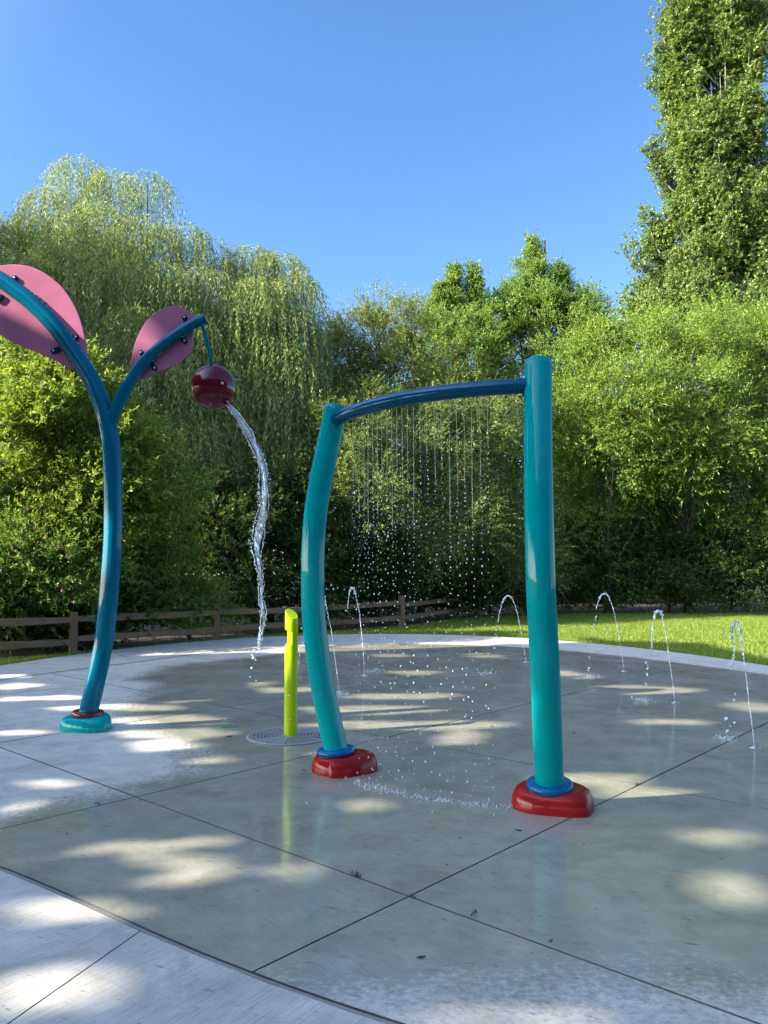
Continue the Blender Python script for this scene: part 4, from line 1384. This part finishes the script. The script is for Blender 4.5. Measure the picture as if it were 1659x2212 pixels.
under = [("dark leafy bush in deep shade behind the fence under the falling water", (-3.4, 22.6), [lobe(500, 1200, 22.4, 90, 120, 1.4), lobe(455, 1120, 22.8, 70, 100, 1.2), lobe(540, 1290, 22.2, 70, 90, 1.2)], 31),
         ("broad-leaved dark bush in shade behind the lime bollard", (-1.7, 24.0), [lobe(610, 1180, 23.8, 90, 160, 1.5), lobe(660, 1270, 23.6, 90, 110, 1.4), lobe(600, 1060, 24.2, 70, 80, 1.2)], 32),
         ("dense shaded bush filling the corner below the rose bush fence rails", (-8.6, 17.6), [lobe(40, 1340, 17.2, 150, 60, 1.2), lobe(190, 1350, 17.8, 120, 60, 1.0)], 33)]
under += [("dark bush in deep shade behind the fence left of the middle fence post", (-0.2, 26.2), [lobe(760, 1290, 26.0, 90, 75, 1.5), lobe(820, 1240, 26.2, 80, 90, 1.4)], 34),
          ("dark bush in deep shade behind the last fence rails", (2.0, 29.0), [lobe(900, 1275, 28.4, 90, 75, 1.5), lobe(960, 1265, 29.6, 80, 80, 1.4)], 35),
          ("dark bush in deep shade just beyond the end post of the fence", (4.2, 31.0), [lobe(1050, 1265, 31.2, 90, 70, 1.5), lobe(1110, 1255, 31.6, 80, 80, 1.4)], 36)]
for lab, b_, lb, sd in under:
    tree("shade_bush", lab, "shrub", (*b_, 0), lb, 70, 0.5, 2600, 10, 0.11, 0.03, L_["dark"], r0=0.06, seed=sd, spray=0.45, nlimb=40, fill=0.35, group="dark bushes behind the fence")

# grey-green willow shrubs behind the curtain
tree("grey_willow_shrub", "grey-green willow shrub with arching sprays behind the bent post", "shrub", (-1.0, 25.6, 0),
     [lobe(730, 1010, 25.4, 90, 130, 1.7), lobe(800, 1080, 25.2, 90, 110, 1.6), lobe(700, 1160, 25.2, 90, 100, 1.5), lobe(770, 920, 25.8, 60, 70, 1.3)],
     80, 0.6, 4200, 12, 0.095, 0.017, L_["grey"], bark=M["twig"], r0=0.08, carve=0.43, seed=41, spray=0.6, upness=0.35, nlimb=60, group="grey-green willow shrubs behind the water curtain", fill=0.3)
tree("grey_willow_shrub", "grey-green willow shrub directly behind the middle of the water curtain", "shrub", (1.0, 27.4, 0),
     [lobe(900, 1000, 27.4, 110, 150, 2.0), lobe(960, 1130, 27.0, 110, 120, 1.9), lobe(860, 1180, 26.8, 100, 110, 1.8), lobe(1010, 920, 28.0, 90, 90, 1.6)],
     95, 0.65, 4800, 12, 0.10, 0.018, L_["grey"], bark=M["twig"], r0=0.09, carve=0.43, seed=42, spray=0.65, upness=0.35, nlimb=60, group="grey-green willow shrubs behind the water curtain", fill=0.3)
tree("grey_willow_shrub", "grey-green willow shrub between the curtain and the straight post, fence ending below it", "shrub", (3.6, 29.8, 0),
     [lobe(1070, 1080, 29.8, 100, 150, 2.0), lobe(1110, 1200, 29.6, 100, 110, 2.0), lobe(1020, 1220, 29.4, 90, 100, 1.8)],
     85, 0.65, 4200, 12, 0.105, 0.019, L_["grey"], bark=M["twig"], r0=0.09, carve=0.43, seed=43, spray=0.65, upness=0.35, nlimb=60, group="grey-green willow shrubs behind the water curtain", fill=0.3)
# tall loose shrub with bare tips
t = tree("tall_loose_shrub", "tall loose olive shrub with bare twigs poking into the sky", "shrub", (-0.3, 29.6, 0),
     [lobe(780, 760, 29.6, 80, 80, 1.7), lobe(850, 740, 29.6, 70, 90, 1.7), lobe(730, 830, 29.2, 60, 120, 1.6), lobe(830, 870, 29.2, 110, 120, 2.0), lobe(900, 830, 29.6, 80, 110, 1.8)],
     95, 0.6, 5000, 12, 0.105, 0.019, L_["grey"], bark=M["twig"], r0=0.09, carve=0.43, seed=44, spray=0.6, upness=0.6, nlimb=60, fill=0.25)
rg = np.random.default_rng(8)
mb = MB(); ch = []
for x0, x1, yt in ((742, 735, 640), (760, 757, 655), (775, 770, 632), (800, 806, 636), (812, 838, 600), (836, 838, 640), (850, 875, 622), (868, 880, 655), (765, 752, 668), (820, 822, 655)):
    a_ = at(x0, 760, 29.4 + rg.uniform(-0.6, 0.6)); b_ = at(x1, yt, a_[1])
    P = catmull([a_, (a_ + b_) / 2 + rg.normal(0, 0.08, 3), b_], 5)
    mb.add(*tube(P, np.linspace(0.020, 0.006, len(P)), 5))
    for k in range(3, len(P)):
        for _ in range(2):
            d = unit(np.array([rg.normal(0, 0.7), rg.normal(0, 0.5), 0.8]))
            q = P[k] + d * rg.uniform(0.15, 0.4)
            mb.add(*tube(np.array([P[k], q]), np.array([0.006, 0.003]), 4))
            if rg.random() < 0.6:
                ch.append(spray_leaves(np.array([q - d * 0.1]), np.array([d]), np.array([0.16]), 5, 0.08, 0.014, rg))
mb.build("twigs", M["twig"], t)
quads_obj("twig_leaves", ch, L_["grey"], t)

def cone(px, y0, y1, Y, r1, p=0.8, n=9, drift=0.0):
    """a pointed leader: lobes that widen downwards"""
    out = []
    for k in range(n):
        t = (k + 0.6) / n
        r_ = max(7.0, r1 * t ** p)
        out.append(lobe(px + drift * t + math.sin(k * 2.1 + px) * r_ * 0.22, y0 + (y1 - y0) * t, Y + math.cos(k * 1.7) * r_ * 0.01, r_, max(14.0, (y1 - y0) / n * 1.1)))
    return out


# ------------------------------------------------------------------ mid trees
tree("pointed_tree", "broad double-topped green tree rising behind the middle of the beam", "tree", (3.3, 34.5, 0),
     [*cone(981, 576, 700, 34.5, 36, 1.1), *cone(950, 618, 730, 34.3, 36, 1.0), lobe(960, 745, 34, 70, 75, 2.4), lobe(1030, 735, 34.4, 55, 60, 1.8), lobe(1000, 800, 33.6, 100, 110, 2.6), lobe(960, 900, 33.4, 100, 110, 2.6), *cone(1024, 584, 710, 34.6, 32, 1.1)],
     320, 0.36, 9500, 11, 0.115, 0.025, L_["ash"], r0=0.2, seed=51, spray=0.45, upness=0.95, nlimb=60, group="tall green trees behind the shrubs", fill=0.3)
tree("pointed_tree", "tallest pointed green tree just above the top of the straight post", "tree", (6.8, 36.0, 0),
     [*cone(1152, 520, 670, 36, 62, 0.75, 11), *cone(1208, 580, 690, 36.2, 44), *cone(1102, 618, 720, 35.8, 40), *cone(1258, 640, 740, 36, 40), lobe(1165, 690, 36, 60, 50, 2.0), lobe(1100, 720, 35.6, 65, 80, 2.0), lobe(1190, 720, 35.6, 95, 90, 2.6), lobe(1265, 690, 36, 50, 55, 1.6), lobe(1140, 830, 35.2, 110, 110, 2.8), lobe(1250, 800, 35.4, 90, 90, 2.4)],
     360, 0.36, 11000, 11, 0.12, 0.026, L_["ash"], r0=0.22, seed=52, spray=0.5, upness=0.95, nlimb=60, group="tall green trees behind the shrubs", fill=0.3)

# ------------------------------------------------------------------ bright thicket on the right
tree("bright_willow", "bright green bushy willow right of the straight post, feathery and rounded", "tree", (9.6, 33.0, 0),
     [lobe(1260, 800, 33, 110, 100, 2.4), lobe(1330, 900, 32.2, 130, 130, 2.6), lobe(1240, 960, 32, 110, 140, 2.4), lobe(1300, 1080, 33.6, 120, 110, 2.4), lobe(1230, 1190, 34.2, 100, 110, 2.0), lobe(1300, 730, 33.4, 55, 45, 1.4)],
     120, 0.85, 7600, 14, 0.135, 0.023, L_["bright"], r0=0.16, carve=0.475, seed=61, spray=0.95, upness=0.45, nlimb=70, group="bright green thicket at the lawn edge", fill=0.3)
tree("bright_willow", "bright green bushy willow under the poplar, widest of the thicket", "tree", (13.2, 33.6, 0),
     [lobe(1450, 780, 33.6, 120, 95, 2.6), lobe(1540, 760, 33.6, 110, 90, 2.6), lobe(1480, 900, 32.6, 150, 130, 2.8), lobe(1440, 1040, 33.4, 120, 110, 2.6), lobe(1400, 720, 34, 60, 50, 1.6), lobe(1500, 1130, 34.2, 110, 110, 2.1), lobe(1495, 960, 31.0, 60, 55, 1.1), lobe(1420, 1010, 31.4, 45, 40, 0.9)],
     125, 0.85, 8000, 14, 0.135, 0.023, L_["bright"], r0=0.17, carve=0.475, seed=62, spray=0.95, upness=0.45, nlimb=70, group="bright green thicket at the lawn edge", fill=0.3)
tree("bright_willow", "bright green bushy willow cut by the right edge of the view", "tree", (17.0, 34.2, 0),
     [lobe(1640, 800, 34, 100, 110, 2.6), lobe(1600, 920, 33, 120, 130, 2.6), lobe(1690, 930, 33.4, 130, 150, 2.8), lobe(1620, 1080, 34.2, 120, 120, 2.5), lobe(1700, 1150, 34.6, 120, 120, 2.3), lobe(1660, 740, 34.4, 60, 50, 1.6)],
     120, 0.85, 7600, 14, 0.135, 0.023, L_["bright"], r0=0.16, carve=0.475, seed=63, spray=0.95, upness=0.45, nlimb=70, group="bright green thicket at the lawn edge", fill=0.3)
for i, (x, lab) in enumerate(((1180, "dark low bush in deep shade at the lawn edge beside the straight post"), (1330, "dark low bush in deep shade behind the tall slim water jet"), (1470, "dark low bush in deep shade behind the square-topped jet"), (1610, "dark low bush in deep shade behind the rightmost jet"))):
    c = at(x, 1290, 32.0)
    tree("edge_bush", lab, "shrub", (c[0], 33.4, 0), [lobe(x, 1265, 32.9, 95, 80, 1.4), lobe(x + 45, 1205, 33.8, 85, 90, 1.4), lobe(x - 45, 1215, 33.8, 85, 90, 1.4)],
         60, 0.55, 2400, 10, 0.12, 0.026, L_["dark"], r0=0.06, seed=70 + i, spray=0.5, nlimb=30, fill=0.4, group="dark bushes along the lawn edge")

# ------------------------------------------------------------------ poplar
rg = np.random.default_rng(77)
YP = 41.0
po = thing("lombardy_poplar", "very tall poplar with pale bare limbs showing through its crown on the right", "tree", (at(1600, 1300, YP)[0], YP, 0))
outl = [(740, 1322, 1735), (700, 1326, 1730), (640, 1316, 1722), (590, 1326, 1716), (520, 1342, 1706), (450, 1356, 1696), (380, 1370, 1686), (330, 1376, 1676), (240, 1392, 1666), (180, 1396, 1654), (120, 1408, 1648), (60, 1404, 1654), (0, 1410, 1666), (-120, 1440, 1660), (-300, 1480, 1640), (-480, 1530, 1600), (-600, 1560, 1585)]
oy = np.array([q[0] for q in outl])[::-1]; ol = np.array([q[1] for q in outl])[::-1]; orr = np.array([q[2] for q in outl])[::-1]
shoots = []
mb = MB()
tb = np.array([at(1600, 1300, YP)[0], YP, 0.0])
tp = at(1572, -600, YP)
P = catmull([tb, at(1598, 900, YP), at(1600, 500, YP), at(1580, 100, YP), tp], 8)
mb.add(*tube(P, np.linspace(0.75, 0.05, len(P)), 12))
twigP = []; twigD = []; twigL = []
for i in range(310):
    y = rg.uniform(-560, 720)
    l_, r_ = np.interp(y, oy, ol), np.interp(y, oy, orr)
    cxp = (l_ + r_) / 2; hw = (r_ - l_) / 2
    a_ = rg.uniform(0, 2 * math.pi); q = math.sqrt(rg.uniform(0.12, 1.0)) * (0.96 + 0.09 * math.sin(y / 27.0 + a_ * 2) + 0.07 * math.sin(y / 11.0 + a_ * 3))
    k = YP / FPX
    tip = at(cxp, y, YP) + np.array([math.cos(a_) * hw * k * q, math.sin(a_) * hw * k * q * 0.8, 0])
    rise = rg.uniform(2.2, 4.5)
    s0 = np.array([tb[0] + (tip[0] - tb[0]) * rg.uniform(0.15, 0.45), YP + (tip[1] - YP) * 0.3, tip[2] - rise])
    m_ = (s0 + tip) / 2 + np.array([(tip[0] - s0[0]) * 0.22, (tip[1] - s0[1]) * 0.22, -0.35])
    C = catmull([s0, m_, tip], 6)
    mb.add(*tube(C, np.linspace(rg.uniform(0.03, 0.085), 0.010, len(C)), 6))
    # leafy twigs along the limb
    nt_ = 205
    t = rg.uniform(0.25, 1.03, nt_)
    base = np.stack([np.interp(t, np.linspace(0, 1, len(C)), C[:, e]) for e in range(3)], 1) + rg.normal(0, 0.29, (nt_, 3)) * [1, 1, 0.9]
    twigP.append(base); twigD.append(unit(rg.normal(0, 0.75, (nt_, 3)) + [0, 0, 0.55])); twigL.append(rg.uniform(0.25, 0.6, nt_))
TP = np.concatenate(twigP); TD = np.concatenate(twigD); TL = np.concatenate(twigL)
nz = value_noise(TP, 0.75, 5); ok = nz * 0.7 + value_noise(TP, 2.2, 6) * 0.3 > 0.34
TP, TD, TL = TP[ok], TD[ok], TL[ok]
quads_obj("crown", [spray_leaves(TP, TD, TL, 17, 0.12, 0.048, rg, 1.0, 0.15)], L_["poplar"], po)
mb.build("trunk", M["bark_pale"], po, True)

# ------------------------------------------------------------------ trees farther back, filling the gaps
for i, (x, Y, top, hw, lab) in enumerate(((-15, 44, 800, 190, "far dark tree glimpsed behind the large willow's crown"), (4.5, 46, 760, 170, "far dark tree glimpsed between the willows and the olive shrub"), (-3, 50, 760, 170, "far dark tree glimpsed behind the smaller willow"),
                                            (12, 48, 860, 200, "far dark tree glimpsed behind the pointed trees"), (19, 50, 820, 200, "far dark tree glimpsed under the poplar"), (27, 52, 800, 220, "far dark tree at the right edge behind the thicket"))):
    pxx = CX + FPX * x / Y
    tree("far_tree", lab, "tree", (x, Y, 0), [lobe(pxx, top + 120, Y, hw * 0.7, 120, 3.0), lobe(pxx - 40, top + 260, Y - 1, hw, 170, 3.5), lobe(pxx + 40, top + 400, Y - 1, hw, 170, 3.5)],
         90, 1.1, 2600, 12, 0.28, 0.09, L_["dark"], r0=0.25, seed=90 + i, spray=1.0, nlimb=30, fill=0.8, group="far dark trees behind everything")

# ------------------------------------------------------------------ trees left of the pad that shade it
spots = [(250, 1832, 62, 13), (410, 1820, 78, 10), (300, 1860, 66, 10), (415, 1872, 78, 12), (500, 1885, 40, 8), (420, 1909, 36, 8), (320, 1907, 65, 6), (60, 1862, 55, 10), (655, 1885, 55, 14), (40, 1742, 46, 12), (40, 1771, 62, 9),
         (135, 1695, 32, 5), (440, 1643, 46, 4), (765, 1745, 46, 9), (105, 2150, 108, 44), (75, 1975, 50, 15), (190, 1965, 42, 18), (240, 1985, 52, 12), (15, 1910, 32, 10), (1584, 1925, 92, 42), (1560, 1810, 75, 13), (1105, 2017, 35, 10), (1294, 1685, 112, 11),
         (1390, 1717, 95, 7), (985, 2190, 92, 15), (1180, 2195, 100, 14), (621, 1491, 70, 7), (1043, 1416, 42, 5), (843, 1416, 36, 4), (903, 1454, 62, 5), (867, 1503, 125, 6), (797, 1533, 145, 8), (832, 1567, 165, 9), (1008, 1565, 72, 6),
         (1001, 1586, 44, 6), (973, 1600, 36, 6), (123, 1507, 44, 5), (25, 1510, 30, 4), (28, 1482, 36, 7), (25, 1461, 30, 5), (387, 1514, 36, 6), (211, 1526, 92, 6), (316, 1530, 62, 5), (352, 1556, 122, 9), (369, 1584, 92, 8), (345, 1610, 72, 9),
         (35, 1582, 36, 4), (457, 1644, 58, 4), (1244, 1461, 36, 5), (1392, 1490, 108, 10), (1624, 1528, 42, 9), (1223, 1452, 22, 4), (560, 1478, 30, 5), (1450, 1560, 60, 4), (700, 1630, 40, 4)]
SPC = np.array([g(x, y)[:2] for x, y, a_, b_ in spots])
SPA = np.array([a_ * g(x, y)[1] / FPX for x, y, a_, b_ in spots])
_far = np.array([1.0 if y < 1720 else 0.0 for x, y, a_, b_ in spots])
SPB = np.array([(g(x, y - b_)[1] - g(x, y + b_)[1]) / 2 for x, y, a_, b_ in spots])


def keep_shade(P):
    """leaves are cut out of the unseen crowns so sun spots land on the slabs"""
    t = P[:, 2] / SUN[2]
    G = P - SUN * t[:, None]
    Q = G[:, :2] + np.stack([value_noise(G, 3.2, 3) - 0.5, value_noise(G, 3.2, 4) - 0.5], 1) * [0.36, 0.2]
    k = np.ones(len(P), bool)
    for (x, y), a_, b_, fr in zip(SPC, SPA, SPB, _far):
        k &= ~(((Q[:, 0] - x) / (a_ * (0.85 + 0.15 * fr) + 0.10 + 0.04 * fr)) ** 2 + ((Q[:, 1] - y) / (b_ * (0.85 + 0.1 * fr) + 0.09 + 0.03 * fr)) ** 2 < 1.0)  # drops every leaf that would shade one of the chosen sun spots
    # sunlit far band and lawn
    k &= ~((G[:, 1] > 18.6) & (G[:, 0] < 2.6) & (G[:, 0] > -6))
    lawn = (G[:, 1] > 15) & (G[:, 0] > 5.5) & (value_noise(G * [0.25, 1, 1], 0.55, 9) > 0.40)
    # more leaves cut out to let sun onto the shrubs at the fence
    tq = (P[:, 0] + 7.5) / SUN[0]
    Z = P - SUN * tq[:, None]
    k &= ~((Z[:, 1] > 14.2) & (Z[:, 2] > 1.6) & (Z[:, 2] < 8) & (value_noise(Z, 0.8, 12) > 0.30))
    return k & ~lawn


shade_specs = [((-15.5, -11.0), 17.5, 4.6), ((-17.5, -5.5), 19.0, 5.0), ((-16.5, 0.0), 18.0, 4.8), ((-18.0, 5.0), 21.0, 5.0), ((-17.5, 8.8), 17.5, 3.2)]
for i, ((x, y), h, r_) in enumerate(shade_specs):
    lb = [(x, y, h * 0.62, r_, r_, h * 0.36), (x + 0.8, y - 1.2, h * 0.45, r_ * 0.95, r_, h * 0.27), (x - 0.8, y + 1.2, h * 0.5, r_, r_ * 0.9, h * 0.3)]
    tree("shade_tree", ("broad leafy tree left of the pad, out of view, number %s from the camera" % ("one", "two", "three", "four", "five")[i]), "tree", (x, y, 0), lb, 170, 1.25, 22000, 10, 0.15, 0.055, L_["shade"], r0=0.3, seed=110 + i,
         spray=0.8, carve=0.2, keep=keep_shade, nlimb=6, group="shade trees left of the pad, outside the view", fill=0.8, lowcut=-0.9, rmin=0.3)
for i, ((x, y), h, r_) in enumerate((((-21.0, 20.6), 20.0, 3.6), ((-22.5, 26.5), 21.0, 4.2))):
    lb = [(x, y, h * 0.62, r_, r_, h * 0.36), (x + 0.5, y - 0.8, h * 0.42, r_, r_, h * 0.3)]
    tree("shade_tree", ("leafy tree beside the large willow, out of view, %s one" % ("nearer", "farther")[i]), "tree", (x, y, 0), lb, 150, 1.25, 15000, 10, 0.2, 0.07, L_["shade"], r0=0.28, seed=130 + i,
         spray=0.8, nlimb=20, group="shade trees left of the pad, outside the view", fill=0.6, lowcut=-0.9, rmin=0.3)

for i, ((x, y), h, r_) in enumerate((((-9.5, -19), 15.0, 4.2), ((-1.5, -22), 17.0, 4.6), ((7.0, -20), 14.0, 4.2), ((15.5, -17), 16.0, 4.6), ((23, -9), 15.0, 4.4), ((-19, -19), 17.0, 4.6))):
    r_ *= 1.45; lb = [(x, y, h * 0.6, r_, r_, h * 0.38), (x + 0.8, y, h * 0.34, r_ * 1.1, r_, h * 0.34)]
    tree("shade_tree", ("tree on the far side of the park behind the viewer, %s of the row" % ("first", "second", "third", "fourth", "fifth", "sixth")[i]), "tree", (x, y, 0), lb, 110, 1.5, 5200, 9, 0.32, 0.11, L_["shade"], r0=0.28, seed=150 + i,
         spray=0.9, nlimb=16, group="trees behind the viewer", fill=0.7, lowcut=-0.9, rmin=0.3)

# ------------------------------------------------------------------ grass
rg = np.random.default_rng(99)
n = 900000
G = np.stack([rg.uniform(-12, 22, n), rg.uniform(9.5, 33.5, n)], 1)
e = ((G - OC) / (OR + 0.015)); inside = (e ** 2).sum(1) < 1
vis = np.abs(G[:, 0]) < G[:, 1] * 0.55 + 1
# on the far side of the fence there is soil
fx = np.array([p[0] for p in FP] + [9.0, 30.0]); fy = np.array([p[1] for p in FP] + [33.0, 33.5])
beyond = G[:, 1] > np.interp(G[:, 0], fx, fy) + 0.15
dist = np.sqrt(np.maximum((e ** 2).sum(1), 1)) - 1
dens = np.where(dist < 0.12, 1.0, 0.55)
ok = ~inside & vis & ~beyond & (rg.random(n) < dens)
G = G[ok]; n = len(G)
hgt = (0.035 + 0.04 * rg.random(n)) * (0.8 + 0.5 * value_noise(np.column_stack([G, np.zeros(n)]), 1.5, 2))
ang = rg.uniform(0, 2 * math.pi, n); w_ = 0.005 + 0.004 * rg.random(n)
lean = rg.normal(0, 0.5, (n, 2)) * hgt[:, None]
v = np.empty((n, 3, 3), np.float32)
v[:, 0] = np.column_stack([G[:, 0] + np.cos(ang) * w_, G[:, 1] + np.sin(ang) * w_, np.full(n, -0.036)])
v[:, 1] = np.column_stack([G[:, 0] - np.cos(ang) * w_, G[:, 1] - np.sin(ang) * w_, np.full(n, -0.036)])
v[:, 2] = np.column_stack([G + lean, hgt - 0.03])
o = mesh("grass", v.reshape(-1, 3), np.arange(n * 3, dtype=np.int32).reshape(-1, 3), L_["grass"]); tag(o, "short mown green lawn around the pad", "grass", kind="stuff")

# ------------------------------------------------------------------ little things on the slabs
def tuft(px, py, n, h, label):
    c = g(px, py); rg = np.random.default_rng(int(px))
    v = []; f = []
    for i in range(n):
        b_ = c + np.array([*(U if px > 900 else V) * rg.normal(0, 0.02), 0]); b_[2] = -0.01
        a_ = rg.uniform(0, 6.28); d = np.array([math.cos(a_), math.sin(a_), 0]); hh = h * rg.uniform(0.5, 1.1)
        s = np.array([-d[1], d[0], 0]) * 0.0016
        m_ = b_ + d * hh * 0.35 + [0, 0, hh * 0.7]; e_ = b_ + d * hh * 0.95 + [0, 0, hh * 0.75]
        k = len(v)
        v += [b_ - s, b_ + s, m_ + s, m_ - s, e_]
        f += [(k, k + 1, k + 2, k + 3), (k + 3, k + 2, k + 4)]
    o = mesh("weed_tuft", v, f, L_["weed"], None, origin=tuple(c)); tag(o, label, "weed", "weeds growing in the slab joints")


tuft(770, 1893, 26, 0.045, "largest tuft of thin weeds in a slab joint, left of the joint crossing")
tuft(1020, 1976, 16, 0.04, "small tuft of weeds in the joint right of the near joint crossing")
tuft(212, 1738, 14, 0.035, "small tuft of weeds in the joint at the far left")
tuft(1376, 1696, 30, 0.03, "mossy weeds at the joint crossing right of the straight post")
tuft(890, 1938, 10, 0.03, "few weed blades at the near joint crossing")
tuft(724, 1871, 10, 0.025, "sparse weed blades upslope of the largest tuft")
M["dryleaf"] = plain("dry_leaf_brown", (0.13, 0.06, 0.025), 0.8)
M["debris"] = plain("dark_debris", (0.02, 0.017, 0.014), 0.9)


def fallen(px, py, L, a_, label, mat, name="fallen_leaf"):
    c = g(px, py) + np.array([0, 0, 0.004]); u = np.array([math.cos(a_), math.sin(a_), 0.0]); w = np.array([-math.sin(a_), math.cos(a_), 0.0]); up = np.array([0, 0, 1.0])
    v = []; f = []
    prof = [(0, 0.02), (0.2, 0.6), (0.45, 1.0), (0.7, 0.75), (0.9, 0.3), (1.0, 0.02)]
    for t, s in prof:
        p = c + u * L * (t - 0.5)
        z = up * L * 0.10 * (t - 0.4) ** 2 * 3
        v += [p + w * s * L * 0.22 + z + up * L * 0.06 * s, p + z, p - w * s * L * 0.22 + z + up * L * 0.05 * s, p + z - up * 0.0015]
    for i in range(len(prof) - 1):
        a, b_ = i * 4, i * 4 + 4
        f += [(a, a + 1, b_ + 1, b_), (a + 1, a + 2, b_ + 2, b_ + 1), (a, b_, b_ + 3, a + 3), (a + 2, a + 3, b_ + 3, b_ + 2)]
    o = mesh(name, v, f, mat, None, origin=tuple(c)); tag(o, label, "fallen leaf", "bits of leaf litter on the slabs")


fallen(1190, 2034, 0.030, 0.6, "small reddish dry leaf lying on the joint in the near right slab", M["dryleaf"])
fallen(656, 1664, 0.045, 0.2, "brown dry leaf on the joint below the lime bollard", M["dryleaf"])
fallen(1120, 1795, 0.05, 2.9, "dark curled leaf left of the near right base", M["debris"])
fallen(995, 1812, 0.03, 0.3, "tiny dark leaf bit on the slab midway below the splash line", M["debris"])
fallen(965, 1870, 0.022, 1.3, "small black speck of leaf on the slab above the joint crossing", M["debris"])
fallen(1262, 1825, 0.020, 0.5, "black speck of leaf on the slab below the straight post", M["debris"])
fallen(303, 1730, 0.022, 0.4, "black speck of leaf beside the left joint crossing", M["debris"])
fallen(145, 1803, 0.022, 1.0, "black speck of leaf on the wet slab at far left", M["debris"])
fallen(450, 2103, 0.022, 0.9, "black speck of leaf on the dry near border", M["debris"])
fallen(495, 1592, 0.085, 0.1, "short dark piece of bark between the flower base and the drain", M["debris"])
fallen(1240, 1584, 0.05, 0.8, "dark leaf on the slab right of the straight post", M["debris"])
fallen(1062, 1570, 0.05, 2.4, "dark leaf on the far slab left of the straight post", M["debris"])
fallen(910, 2070, 0.045, 0.2, "dark scrap of leaf in the near middle of the wet slab", M["debris"])
